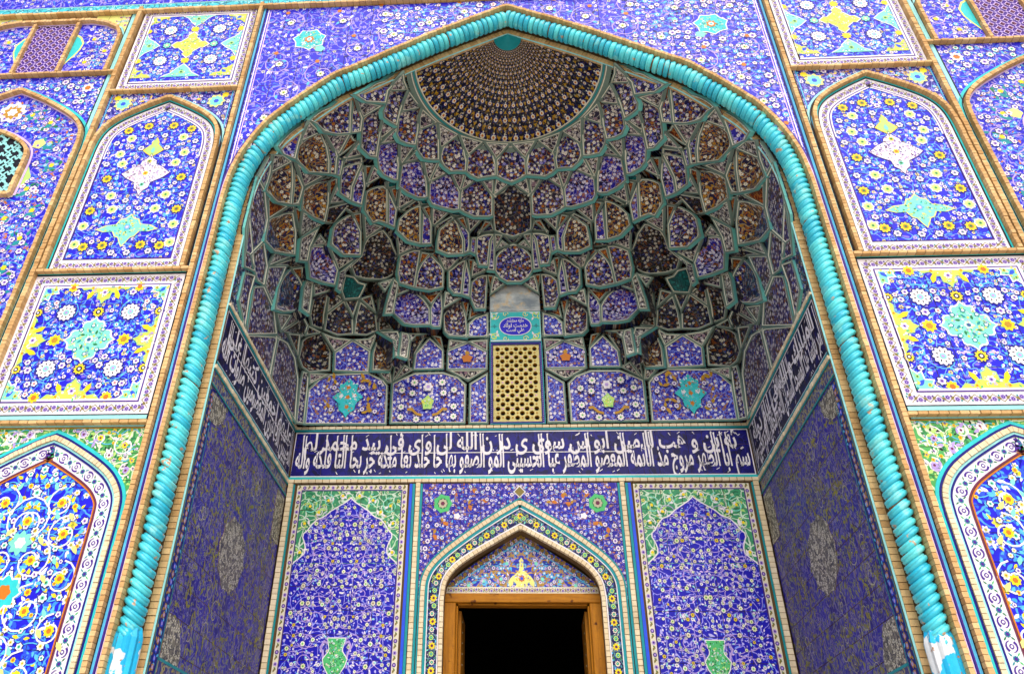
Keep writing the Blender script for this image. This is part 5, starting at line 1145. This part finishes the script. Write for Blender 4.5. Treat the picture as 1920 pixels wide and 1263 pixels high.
# ================================================================ muqarnas vault
# facets traced on the photograph's left half; each is placed on the vault surface (below) and mirrored to the right
TRACE = """
t 2:1410,950 1720,968 1590,1130 1550,1180 1510,1120
t 2:1080,860 1370,945 1180,1130 1160,1140 1120,1020
t 2:805,710 1050,850 830,1030 800,1000 800,850
t 2:585,520 770,690 540,810 520,800 545,620
t 2:400,290 560,500 300,570 285,550 340,420
t 2:340,40 345,150 400,260 140,285 130,265 220,150
A c 2:1735,975 1590,1150 4:1105,40 1100,190 1170,235 1245,252
c 2:1390,955 1510,1130 1540,1190 4:1085,60 1090,190 1010,210 920,220 860,190 825,150 835,20 2:1155,1180 1170,1150
c 2:1060,860 1130,1040 1150,1160 4:820,20 810,150 740,155 670,150 610,110 575,60 2:805,1190 815,1050 830,1030
c 2:780,705 795,850 800,1000 805,1180 700,1195 600,1165 540,1120 500,1060 490,1000 500,860 530,820
c 2:570,510 530,640 515,800 490,990 380,985 300,935 240,860 250,740 265,600 300,570
c 2:400,285 330,420 275,560 255,740 150,700 80,640 55,560 100,450 120,310 140,285
c 2:330,25 200,180 120,290 100,445 1:1600,425 1455,330 1640,235 1824,150
t 4:565,60 660,155 480,265 470,250
t 4:415,55 555,55 465,250 445,200
t 4:690,165 805,165 755,340 735,300
t 4:825,165 860,200 925,225 780,350 765,340
t 4:955,235 1075,225 1060,400 1045,380
t 4:1100,215 1140,240 1225,265 1085,410 1075,380
A k 4:1245,265 1160,340 1085,415 1075,560 1085,700 1160,740 1245,765
c 4:935,230 1050,390 1060,560 1030,580 890,580 800,540 760,510 765,360
b 4:665,165 740,340 745,500 700,520 590,495 510,460 470,420 475,280
b 4:400,50 450,240 460,390 430,405 370,395 270,360 190,290 210,110
c 1:1560,640 1640,570 1824,490 2:55,620 1:1740,1000 1725,1160 1640,1150 1520,1030 1530,830 1540,680
t 2:60,650 240,760 10,950 0,930 20,800
t 2:235,765 230,860 270,930 15,975
b 2:15,985 265,945 265,1180 4:195,60 185,238 145,240 50,185 0,135 1:1740,1165
t 2:285,960 490,1010 310,1240 290,1180
t 2:500,1020 510,1080 570,1165 330,1230
c 1:860,660 1130,490 1410,345 1395,600 1390,830 1220,840 1040,815 1010,800 940,720
c 1:1425,345 1480,470 1530,640 1520,820 1390,835 1395,600
t 1:1460,340 1580,440 1810,470 1560,640 1520,590
t 1:1050,850 1220,880 1380,850 1230,1140 1210,1160
r 1:1390,870 1430,920 1490,930 1290,1110 1260,1130
t 1:1500,960 1510,1030 1590,1110 1310,1190 1300,1160
t 1:840,690 1000,830 730,970 720,940
b 1:430,1010 830,680 760,820 690,980 650,1180 520,1120
g 1:1005,840 1080,1020 1110,1200 3:785,180 600,160 470,50 1:670,1190 700,1000
c 1:1040,850 1190,1150 3:860,40 845,180 790,180 1:1115,1200
b 3:870,30 910,60 890,200 850,185
g 3:440,65 450,250 435,460 290,440 190,335 235,185
g 3:465,75 540,300 515,460 490,475 445,465 455,250
t 3:475,75 590,175 740,200 550,300
t 3:260,0 340,0 430,55 245,165
s 3:215,20 265,0 235,170 190,320 130,200
g 3:785,245 775,450 745,620 640,590 525,500 540,330 620,280
d 3:550,310 700,235 850,200 790,240 620,275
r 3:795,250 860,215 855,270 785,450
d 3:900,120 920,60 1090,20 1100,75
c 3:1090,80 1050,180 1000,300 990,430 880,360 885,210 910,120
b 3:1105,80 1115,300 1100,460 1050,460 995,430 1005,300
t 3:860,290 880,365 990,435 785,475
r 3:1120,105 1190,100 1130,270
t 3:1205,110 1290,200 1130,300 1125,280
g 4:85,320 85,640 0,620 3:1190,630 1110,520 1120,400 1130,340 1290,290
b 4:95,330 165,520 150,680 90,660
o 4:75,250 180,245 190,290 80,305
o 4:365,410 465,410 490,450 400,460
o 4:670,530 760,525 790,570 680,565
o 4:980,590 1060,585 1060,620 1000,625
r 4:115,320 180,315 160,450
t 4:200,320 370,405 185,520 170,500
g1 4:390,480 395,650 390,825 260,800 170,710 190,600 250,540
b 4:405,490 490,650 490,820 400,830
d 4:200,520 375,410 400,465 250,540
r 4:420,490 490,480 485,620
t 4:510,475 665,530 520,660 505,650
g1 4:700,595 760,700 785,800 6:785,125 650,130 545,80 4:550,800 570,700 630,640
b 4:720,600 840,740 850,890 6:840,115 800,125 4:800,780
d 4:530,660 680,575 700,590 560,690 540,800 520,830
r 4:735,595 800,590 840,730
t 4:820,580 970,595 860,720
r 4:985,620 1045,630 930,740 920,720
b 4:865,770 905,770 6:905,120 860,110
c 4:925,770 1070,735 1040,800 6:1020,240 930,230 905,140
b 4:1085,740 1080,880 6:1080,280 1020,270 4:1050,800
d 4:935,750 1050,640 1075,720
t 4:1095,740 1150,750 1090,880
A c 4:1245,830 6:1215,50 1090,160 1085,290 1130,345 1200,385 1265,392
A d 4:1245,772 1165,752 1220,825 1245,830
t 6:1090,110 1150,0 1215,40
k 3:1125,790 1200,740 1290,700 4:80,740 6:140,60 170,150 170,300 70,375 5:1290,375 1120,365 1030,330 985,240 1090,140 1115,20
t 4:170,740 280,810 390,850 6:190,140 185,100
c2 6:385,80 360,260 330,440 200,400 180,300 200,150 270,110
c2 6:480,135 360,300 345,440 480,470 605,440 600,290 540,190
r 6:400,110 470,125 370,260
r 6:500,120 540,115 590,220
d 6:200,140 400,50 500,50 540,105 400,105 270,110
t 6:560,120 650,145 790,140 640,280 620,270
c2 6:810,180 790,300 770,500 700,490 650,440 650,300 700,250
b2 6:830,180 850,350 840,520 780,510 800,300
d 6:660,280 840,140 870,150 810,180 700,250
r 6:840,180 875,180 855,330
t 6:890,190 940,240 1010,285 870,370
c1 6:1010,320 1000,640 900,630 860,540 865,390 920,340
t 6:1080,330 1130,360 1200,400 1040,510 1050,420
r 6:1025,330 1065,335 1040,450
r3 6:390,490 480,500 580,480 490,600
t3 6:190,400 330,455 150,520
b4 6:330,480 470,640 475,790 340,795 240,780 140,680 150,530 220,490
b4 6:600,480 590,640 580,810 510,810 490,790 490,640
t3 6:620,480 700,510 770,540 610,640
c 6:770,585 810,720 825,895 8:830,60 660,50 6:610,850 600,700 640,640
r 6:790,570 845,555 830,740
r 6:860,620 900,650 970,680 840,740
w 6:1020,680 1025,895 8:1025,65 840,65 6:835,780 900,720
p4 6:150,350 180,400 130,690^.25 60,690^.25 70,600^.1
t4 6:0,400 130,360 60,480
p5 8:210,10 275,20 290,80 270,260^.45 190,235^.45 205,80^.2
p5 8:0,10 180,0 210,80 185,235^.3 150,240^.3 160,100^.1
t4 8:285,30 450,20 350,40 290,110
d 8:300,100 460,30 340,220 320,360 280,350 270,260
w 8:475,60 610,190 605,355 340,355 345,200
w 8:830,100 1010,200 1015,350 640,350 640,190
r 8:500,40 580,60 600,170
t 8:660,80 830,90 650,170
t 8:880,90 1020,80 1020,190 850,110
w 8:340,390 600,385 740,430 815,500 805,860 110,860 130,500 220,440
w 8:1015,390 1020,860 845,860 850,490
t 8:640,375 1010,370 850,460 825,470 800,450
t 8:150,300 240,310 130,480
t 8:240,320 310,375 140,470
w 7:800,405 1150,400 1290,460 8:85,510 70,870 7:560,880 590,540 700,440
w 7:1000,90 1160,190 1150,375 825,375 835,210
k 7:715,30 800,190 790,370 600,375 530,340 500,240 530,90 620,40
t 7:735,20 830,60 990,75 830,190
t 7:1020,80 1150,70 1230,20 1175,180
t 7:600,395 780,400 600,500
g 7:1240,40 1290,20 8:140,100 130,340 110,370 7:1180,370 1190,200
t 8:0,390 110,380 120,480 80,480
s 7:535,375 590,400 580,560 545,860 480,860 510,500
S 7:320,60 400,110 470,250 500,450 460,850 240,440 300,60
d 7:390,10 520,30 490,260 440,130
c2 5:420,270 540,450 520,640 450,665 350,670 280,650 310,450
s 5:215,250 400,240 310,450 275,640 180,430
r 5:440,260 540,250 550,430
p4 5:570,370 630,400 620,560^.3 600,690^.45 530,640^.3 545,450
t5 5:640,395 860,445^.15 640,520
b4 5:775,70 860,270 840,420^.15 720,395 600,350 590,200 610,70 700,50
t3 5:800,80 910,150 1080,150 880,290
p4 5:1070,160 940,280 900,470^.2 860,460^.2 880,300
c2 3:1005,555 1085,720 5:1085,125 920,130 800,50 3:790,830 820,680 900,600
d 3:770,490 980,450 1080,480 1080,540 1000,550 940,510 830,650 750,640
r 3:1010,560 1080,545 1085,720
t 3:1105,560 1190,650 1290,670 1115,770
t 3:535,530 740,640 520,770 520,740
r 3:470,500 520,520 500,720
g1 3:450,540 480,730 5:480,130 380,125 280,100 3:190,800 215,620 300,570
d 3:220,600 430,480 460,500 450,540 300,570
r 3:210,390 300,450 410,480 220,600
p2 3:520,790 690,680 600,870 5:580,200 500,190 510,60
t 3:700,740 770,830 620,850
t 5:270,120 380,130 460,150 210,250
d 5:220,230 470,160 560,220 540,250 420,260 380,240
S 5:180,10 210,250 180,420 110,380 50,150
S 5:110,430 180,440 270,640 300,880 10,880 80,440
S 3:40,500 110,210 190,350 205,600 5:170,10 40,140 0,110
o 5:930,320 1010,350 1060,390 1130,410 1110,460 1070,540 920,545 890,490 910,400
D 5:780,510 870,510 910,560 770,680
D 5:920,570 1000,720 1000,880 860,890 740,840 750,690
D 5:940,560 1050,555 1010,720
D 5:1070,570 1220,690 1230,840 1130,890 1020,880 1030,720
D 5:1080,540 1180,510 1220,670
d 5:640,520 770,510 740,700 730,840 620,800 600,700
D 5:590,800 710,850 560,890
t 5:290,680 430,690 320,850
t 5:440,700 540,710 340,850
d 5:340,870 560,720 590,790 560,890 7:520,60 400,30
D 6:0,480 60,560 50,690 120,820 0,830
t 6:0,840 140,840 8:160,90 0,20
S 5:0,300 100,330 50,500 5,800 7:0,30 5:-60,560
S 3:0,680 40,520 5:95,300 5:-10,250
S 7:-20,-100 10,50 230,430 310,50 5:300,890 10,880
"""
CROPS = {1: (460, 130, 7.0154), 2: (710, 130, 7.0154), 3: (460, 290, 4.977), 4: (710, 290, 4.977), 5: (460, 450, 4.977), 6: (710, 450, 4.977), 7: (460, 620, 4.977), 8: (710, 620, 4.977)}
cells = []
for ln in TRACE.strip().split('\n'):
    tk = ln.split(); ax = tk[0] == 'A'; tk = tk[1:] if ax else tk
    kd = tk[0][0]; fwd = float(tk[0][1:] or 0)/10; cr = None; pts = []; ex = []
    for q in tk[1:]:
        e = 0.
        if '^' in q: q, e = q.split('^'); e = float(e)
        if ':' in q: c_, q = q.split(':'); cr = CROPS[int(c_)]
        x, y = (float(u) for u in q.split(',')); pts.append([cr[0]+x/cr[2], cr[1]+y/cr[2]]); ex.append(e)
    cells.append([kd, ax, pts, ex, fwd])
# knit corners that lie within a few pixels of each other
allp = [p for c_ in cells for p in c_[2]]; arr = np.array(allp); used = np.zeros(len(arr), bool)
for i in range(len(arr)):
    if used[i]: continue
    nb = np.where((np.hypot(*(arr-arr[i]).T) < 6.) & ~used)[0]; mn = arr[nb].mean(0); used[nb] = True
    for j in nb: allp[j][0], allp[j][1] = mn
# vault surface: |x/a|^p + |y'/b|^p = 1 at each height
inner = arcpath(-.17, 6.); IA = np.array([(abs(x), z) for x, z in inner if x <= 0]); IA = IA[np.argsort(IA[:, 1])]
def a_of(z): return np.where(z < 8.2, WB, np.minimum(WB, np.interp(z, IA[:, 1], IA[:, 0])))
def b_of(z): return np.interp(z, [8.9, 9.54, 10.2, 10.87, 11.34, 12.25, 12.6], [4.48, 4.34, 3.62, 2.72, 2.05, .05, .01])
def p_of(z): return np.interp(z, [7.5, 8.6, 9.54, 10.2, 10.87, 11.34], [16, 8, 5, 3.2, 2.3, 2.])
ZAP = float(IA[:, 1].max())
def Fv(Pt):
    x, y, z = Pt[:, 0], np.maximum(Pt[:, 1]-YF, 0), Pt[:, 2]; zz = np.minimum(z, ZAP-.01); a = np.maximum(a_of(zz), .02); b = np.maximum(b_of(zz), .02); p = p_of(zz)
    return (np.abs(x)/a)**p+(y/b)**p-1+np.maximum(z-ZAP+.01, 0)*5
def rays(px):
    px = np.asarray(px, float); d = FW+np.outer((px[:, 0]-PX)/FPX, RT)-np.outer((px[:, 1]-PY)/FPX, UP); return d/np.linalg.norm(d, axis=1)[:, None]
def hit(px):
    d = rays(px); lo = (YF-.05+10)/d[:, 1]; hi = (YF+4.6+10)/d[:, 1]; tl = lo.copy(); th = hi.copy(); done = np.zeros(len(d), bool)
    for k in range(1, 61):
        t = lo+(hi-lo)*k/60; ok = Fv(CAMU+d*t[:, None]) < 0
        upd = ~done & ok; tl[upd] = t[upd]; new = ~done & ~ok; th[new] = t[new]; done |= ~ok
    for _ in range(18):
        mid = (tl+th)/2; ok = Fv(CAMU+d*mid[:, None]) < 0; tl = np.where(ok, mid, tl); th = np.where(ok, th, mid)
    return CAMU+d*((tl+th)/2)[:, None], d
def outward(Pt):
    z = np.minimum(Pt[:, 2], ZAP-.05); v = np.stack([Pt[:, 0]/np.maximum(a_of(z), .3)**1.5, np.maximum(Pt[:, 1]-YF, 0)/np.maximum(b_of(z), .3)**1.5, 0*z], 1)
    return v/(np.linalg.norm(v, axis=1)[:, None]+1e-9)
# ------- backing shell
vault = empty('muqarnas_vault', (0, 2.4, 6.46), 'honeycomb stalactite half dome of tiled cells filling the head of the portal niche', 'muqarnas vault')
NZ, NPH = 40, 48; v = []; f = []
for i in range(NZ+1):
    z = 6.2+(ZAP-6.2-.02)*i/NZ; a = float(a_of(np.array([z]))[0])+.48; b = float(b_of(z))+.55; p = float(p_of(z))
    for j in range(NPH+1):
        ph = PI*j/NPH; c_, s_ = math.cos(ph), math.sin(ph); v.append((a*math.copysign(abs(c_)**(2/p), c_), YF+.01+b*abs(s_)**(2/p), z))
for i in range(NZ):
    for j in range(NPH): k = i*(NPH+1)+j; f.append((k, k+1, k+NPH+2, k+NPH+1))
uvs = []
for q_ in v: uvs.append((math.atan2(q_[1]-YF, q_[0])*3.2, q_[2]+.3*q_[1]))
mesh('shell', v, f, MATS['m_dark'], vault, uv=uvs, smooth=True)
floral('f_sideup', '16124A', ('7A5020', '5A5AB0'), '4E8A98', [(.6, 'B8B4B8'), (.75, '8A5A1C')], '4A3020', 9.5, 'YZ', .4, 4, 2.1, .38, .62, .03)
for s in (-1, 1):
    pl = PSL if s < 0 else PSR
    mesh('side_wall_panel', [pl(y, z, -.03) for y, z in ((YF, 6.44), (YB, 6.44), (YB, 8.4), (2.2, 8.75), (YF, 8.75))], [(0, 1, 2, 3, 4)], MATS['f_sideup'], vault)
# ------- cells
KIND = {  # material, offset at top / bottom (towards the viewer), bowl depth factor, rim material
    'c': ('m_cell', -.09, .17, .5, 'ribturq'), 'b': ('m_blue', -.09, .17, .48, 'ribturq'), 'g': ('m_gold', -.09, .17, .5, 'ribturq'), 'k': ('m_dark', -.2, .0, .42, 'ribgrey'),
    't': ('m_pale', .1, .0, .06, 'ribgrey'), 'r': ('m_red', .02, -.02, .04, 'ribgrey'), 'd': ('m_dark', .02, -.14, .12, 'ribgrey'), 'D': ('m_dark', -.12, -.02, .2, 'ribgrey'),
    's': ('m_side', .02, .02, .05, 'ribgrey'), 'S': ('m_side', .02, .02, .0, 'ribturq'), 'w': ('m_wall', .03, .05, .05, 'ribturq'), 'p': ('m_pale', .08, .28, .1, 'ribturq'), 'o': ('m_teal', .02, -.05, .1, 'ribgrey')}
NAME = {'c': 'cell', 'b': 'cell', 'g': 'cell', 'k': 'deep_cell', 't': 'facet', 'r': 'facet', 'd': 'soffit', 'D': 'deep_cell', 's': 'side_panel', 'S': 'side_panel', 'w': 'wall_panel', 'p': 'pendentive', 'o': 'boss'}
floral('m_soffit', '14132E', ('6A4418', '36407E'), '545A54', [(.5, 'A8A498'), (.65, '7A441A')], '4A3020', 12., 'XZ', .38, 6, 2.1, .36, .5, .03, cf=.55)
def area2(P): return .5*np.sum(P[:, 0]*np.roll(P[:, 1], -1)-np.roll(P[:, 0], -1)*P[:, 1])
def inset(P, d):
    Q = np.roll(P, 1, 0); N = np.roll(P, -1, 0); a = P-Q; b = N-P
    a = a/(np.linalg.norm(a, axis=1)[:, None]+1e-9); b = b/(np.linalg.norm(b, axis=1)[:, None]+1e-9)
    na = np.stack([-a[:, 1], a[:, 0]], 1); nb = np.stack([-b[:, 1], b[:, 0]], 1); k = na+nb; L = (k*k).sum(1)
    return P+k/np.maximum(L, .5)[:, None]*2*d
def mirror_px(P):     # left chain of an axial facet -> closed ring: 3-D mirror done after the hit
    return P
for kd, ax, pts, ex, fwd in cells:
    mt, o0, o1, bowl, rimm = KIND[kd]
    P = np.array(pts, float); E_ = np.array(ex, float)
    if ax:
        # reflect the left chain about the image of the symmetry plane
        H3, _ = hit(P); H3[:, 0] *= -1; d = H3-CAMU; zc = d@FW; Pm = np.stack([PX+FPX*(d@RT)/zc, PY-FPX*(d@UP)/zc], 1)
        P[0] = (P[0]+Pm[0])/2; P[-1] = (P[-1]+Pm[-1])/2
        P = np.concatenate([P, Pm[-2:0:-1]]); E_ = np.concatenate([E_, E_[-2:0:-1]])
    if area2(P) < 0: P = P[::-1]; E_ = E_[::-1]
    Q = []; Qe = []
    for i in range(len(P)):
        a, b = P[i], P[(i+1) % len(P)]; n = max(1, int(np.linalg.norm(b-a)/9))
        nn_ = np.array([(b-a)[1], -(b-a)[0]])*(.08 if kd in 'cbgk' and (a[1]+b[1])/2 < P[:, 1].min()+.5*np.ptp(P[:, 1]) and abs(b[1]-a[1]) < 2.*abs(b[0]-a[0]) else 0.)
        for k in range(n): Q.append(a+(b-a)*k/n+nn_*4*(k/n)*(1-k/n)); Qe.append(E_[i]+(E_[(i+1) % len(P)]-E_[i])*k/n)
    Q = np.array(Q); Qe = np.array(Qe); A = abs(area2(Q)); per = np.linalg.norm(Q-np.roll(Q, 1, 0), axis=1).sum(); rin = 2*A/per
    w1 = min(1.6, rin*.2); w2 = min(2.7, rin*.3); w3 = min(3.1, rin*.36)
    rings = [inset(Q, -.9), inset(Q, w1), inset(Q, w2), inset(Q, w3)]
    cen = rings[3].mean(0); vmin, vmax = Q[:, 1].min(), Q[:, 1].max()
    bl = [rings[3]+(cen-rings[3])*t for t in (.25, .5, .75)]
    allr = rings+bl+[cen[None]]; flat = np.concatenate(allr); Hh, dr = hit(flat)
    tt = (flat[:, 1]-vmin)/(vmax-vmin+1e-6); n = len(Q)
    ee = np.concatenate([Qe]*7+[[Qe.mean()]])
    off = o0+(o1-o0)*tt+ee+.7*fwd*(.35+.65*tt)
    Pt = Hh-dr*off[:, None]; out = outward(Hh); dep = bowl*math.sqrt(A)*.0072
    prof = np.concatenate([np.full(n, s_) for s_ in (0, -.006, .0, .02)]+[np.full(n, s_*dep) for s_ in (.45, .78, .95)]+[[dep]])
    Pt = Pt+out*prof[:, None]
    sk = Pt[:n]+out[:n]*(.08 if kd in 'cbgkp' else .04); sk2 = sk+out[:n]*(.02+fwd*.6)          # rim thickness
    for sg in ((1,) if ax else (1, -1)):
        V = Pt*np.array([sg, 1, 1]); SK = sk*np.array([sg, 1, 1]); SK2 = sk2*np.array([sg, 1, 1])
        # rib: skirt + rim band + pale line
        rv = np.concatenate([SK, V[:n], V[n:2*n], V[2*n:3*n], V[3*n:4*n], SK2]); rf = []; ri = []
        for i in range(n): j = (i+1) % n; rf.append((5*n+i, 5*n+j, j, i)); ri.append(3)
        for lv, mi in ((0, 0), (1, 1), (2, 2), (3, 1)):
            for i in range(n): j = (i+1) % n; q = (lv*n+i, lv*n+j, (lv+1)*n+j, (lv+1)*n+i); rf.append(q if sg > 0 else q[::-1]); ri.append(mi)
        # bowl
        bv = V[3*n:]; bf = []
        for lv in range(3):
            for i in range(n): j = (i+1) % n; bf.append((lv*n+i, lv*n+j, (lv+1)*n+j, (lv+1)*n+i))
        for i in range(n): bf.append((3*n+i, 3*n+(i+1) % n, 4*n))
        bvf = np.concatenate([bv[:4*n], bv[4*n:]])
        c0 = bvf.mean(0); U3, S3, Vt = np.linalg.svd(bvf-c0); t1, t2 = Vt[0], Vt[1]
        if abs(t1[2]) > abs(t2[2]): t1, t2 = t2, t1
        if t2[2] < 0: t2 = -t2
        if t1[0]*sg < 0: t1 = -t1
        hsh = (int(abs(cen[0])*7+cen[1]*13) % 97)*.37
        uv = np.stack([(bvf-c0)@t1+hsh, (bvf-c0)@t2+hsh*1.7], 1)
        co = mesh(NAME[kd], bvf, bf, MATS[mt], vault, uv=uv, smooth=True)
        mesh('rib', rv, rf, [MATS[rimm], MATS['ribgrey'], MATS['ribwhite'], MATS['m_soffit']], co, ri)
# ------- dome cap
ZR = 11.34; AR_ = float(a_of(np.array([ZR]))[0]); BR_ = 2.05
def cap(r, ph, dn=0.):
    """r: 1 at the rim, 0 at the apex"""
    z = ZR+(ZAP-ZR)*(1-r**1.12); z = min(z, ZAP-.002); x = (AR_*r)*math.cos(ph); y = BR_*r*math.sin(ph)
    n = np.array([math.cos(ph)*.55, math.sin(ph)*.55, .8])
    return np.array([x, YF+y, z])-n*dn
v = []; f = []; uv = []; NR, NA = 26, 72
for i in range(NR+1):
    r = 1-i/NR*.985
    for j in range(NA+1):
        ph = PI*j/NA; fl_ = .014*abs(math.sin(ph*12)); v.append(cap(r, ph, -fl_)); uv.append((ph*2.4, -math.log(r+.02)*1.8))
for i in range(NR):
    for j in range(NA): k = i*(NA+1)+j; f.append((k, k+1, k+NA+2, k+NA+1))
floral('m_cap', '0B0A26', ('8A6A18', '1C1C66'), '3A4A5A', [(.3, 'C8C0A0'), (.6, 'A87E1C')], '5A3A10', 9., 'UV', .3, 5, 2.2, .36, .6, .03)
dome = mesh('dome_cap', v, f, MATS['m_cap'], vault, uv=uv, smooth=True)
v = []; f = []; mi = []; ms = ['ribwhite', 'cream', 'orange', 'gold', 'navy', 'ribturq']
def capstar(r, ph, rad, n, col, dn, deep=.3, rot=0.):
    k = len(v); e = rad/AR_; v.append(cap(r, ph, dn)); N = n*3
    for j in range(N):
        a = 2*PI*j/N+rot; q = rad*(1-deep*(.5-.5*math.cos(n*(a-rot)))); rr = max(.005, r+q*math.sin(a)/2.0); pp = ph+q*math.cos(a)/max(.02, r*1.95); v.append(cap(rr, pp, dn))
    for j in range(N): f.append((k, k+1+j, k+1+(j+1) % N)); mi.append(ms.index(col))
r = .955; row = 0; NC = 23
while r > .14:
    st = PI/NC; q = r*st
    for j in range(NC+1):
        ph = st*(j+(.5 if row % 2 else 0))
        if ph < .02 or ph > PI-.02: continue
        big = (row % 2 == 0)
        rad = q*(.48 if big else .3)
        capstar(r, ph, rad*1.25, 8, 'navy', .004, .1); capstar(r, ph, rad, 8, 'cream', .008); capstar(r, ph, rad*.42, 6, 'orange', .012, .1)
        p2 = ph+st*.5
        if p2 < PI-.03:
            capstar(r, p2, q*.42, 3, 'gold', .006, .7, PI/2 if row % 4 < 2 else -PI/2); capstar(min(.985, r+q*.4), p2, q*.16, 5, 'ribwhite', .007)
    r -= q*.66; row += 1
o = mesh('flower_inlay', v, f, [MATS[c_] for c_ in ms], dome, mi); o['kind'] = 'stuff'
v = []; f = []
for i in range(7):
    r = .155*(1-i/6)+.004
    for j in range(25): v.append(cap(r, PI*j/24, .03+.02*math.sin(i/6*PI)))
for i in range(6):
    for j in range(24): k = i*25+j; f.append((k, k+1, k+26, k+25))
mesh('turquoise_boss', v, f, m['turqdark'], dome, smooth=False)
for dn, r0, r1, c_ in ((.03, 1.08, .985, 'ribgrey'), (.036, .99, .98, 'ribwhite'), (.036, 1.035, 1.025, 'ribwhite'), (.033, 1.013, 1.0, 'turqdark')):
    v = []; f = []
    for j in range(61):
        ph = PI*j/60; v += [cap(r0, ph, dn), cap(r1, ph, dn)]
    for j in range(60): f.append((2*j, 2*j+1, 2*j+3, 2*j+2))
    mesh('rim_rib', v, f, MATS[c_], dome)
# ------- medallions set on the lowest wall panels
def bpx(x, y):
    d = rays([(x, y)])[0]; p = CAMU+d*(YB+10)/d[1]; return float(p[0]), float(p[2])
for s in (-1, 1):
    x, z = bpx(652.9, 746.6); x = s*abs(x); k = Ink(PBK, .056)
    Mv = [(0, .39), (.1, .28), (.18, .26), (.16, .12), (.3, .0), (.17, -.12), (.15, -.26), (.06, -.32), (0, -.42)]
    Q = [(x+a, z+b) for a, b in Mv]+[(x-a, z+b) for a, b in reversed(Mv[1:-1])]
    k.poly(Q, 'turq', 1); lace(k, Q, .05, ['turqdark', 'white', 'ltblue', 'mint', 'orange'], 2)
    for a, b in ((0, 0), (0, .2), (0, -.2), (.13, .03), (-.13, .03)): k.star(x+a, z+b, .05, 5, 'orange' if a == 0 else 'white', 2, .4)
    for j in range(14): a = R.random()*6.3; k.leaf(x+.2*math.cos(a), z+.28*math.sin(a), a, .06, .03, R.choice(('turqdark', 'white', 'ltblue')), 2)
    for a in (-1, 1):
        for dx, dz in ((.42, .33), (.5, .15), (.4, -.1), (.5, -.28), (.3, -.33), (.3, .38)): k.leaf(x+a*dx, z+dz, R.random()*6, .16, .08, 'ochre', 1); k.leaf(x+a*dx, z+dz, R.random()*6, .12, .07, 'gold', 1)
        for dx, dz in ((.28, .2), (.62, .05), (.3, -.25), (.6, .3), (.55, -.3)): k.flower(x+a*dx, z+dz, .05, 8, ('white', 'lilac', 'navy'), 2)
    k.build('medallion', vault, None, 'turquoise lobed medallion')
    x, z = bpx(802, 757); x = s*abs(x); k = Ink(PBK, .056); lace(k, k.scallop(x, z, .13, .16, 5, 'palegreen', 1, .25, PI/2), .04, ['green', 'yellow', 'white'], 2); k.star(x, z+.33, .1, 6, 'white', 1, .3); k.star(x, z+.33, .04, 6, 'lilac', 2)
    for a in (-1, 1):
        k.line([(x+a*.1, z-.25), (x+a*.2, z-.22), (x+a*.3, z-.12), (x+a*.38, z-.14)], .05, 'ochre', 1)
        for dx, dz in ((.3, .2), (.5, -.08), (.27, .42), (.5, .26), (.2, -.33), (.5, -.28)): k.flower(x+a*dx, z+dz, .07 if dz < .4 else .08, 8, ('white', 'cream', 'green'), 2)
    k.build('medallion', vault, None, 'small green medallion')
    x, z = bpx(876, 674); x = s*abs(x); k = Ink(PBK, .056); k.scallop(x, z, .12, .1, 5, 'orange', 1, .25, PI/2); k.star(x, z+.12, .05, 6, 'ochre', 1, .3)
    for a in (-1, 1):
        for dx, dz in ((.2, .1), (.3, -.05), (.15, .2), (.35, .1), (.25, .0)): k.flower(x+a*dx, z+dz, .035, 6, ('white', 'lilac'), 2)
    k.build('medallion', vault, None, 'orange blossom')
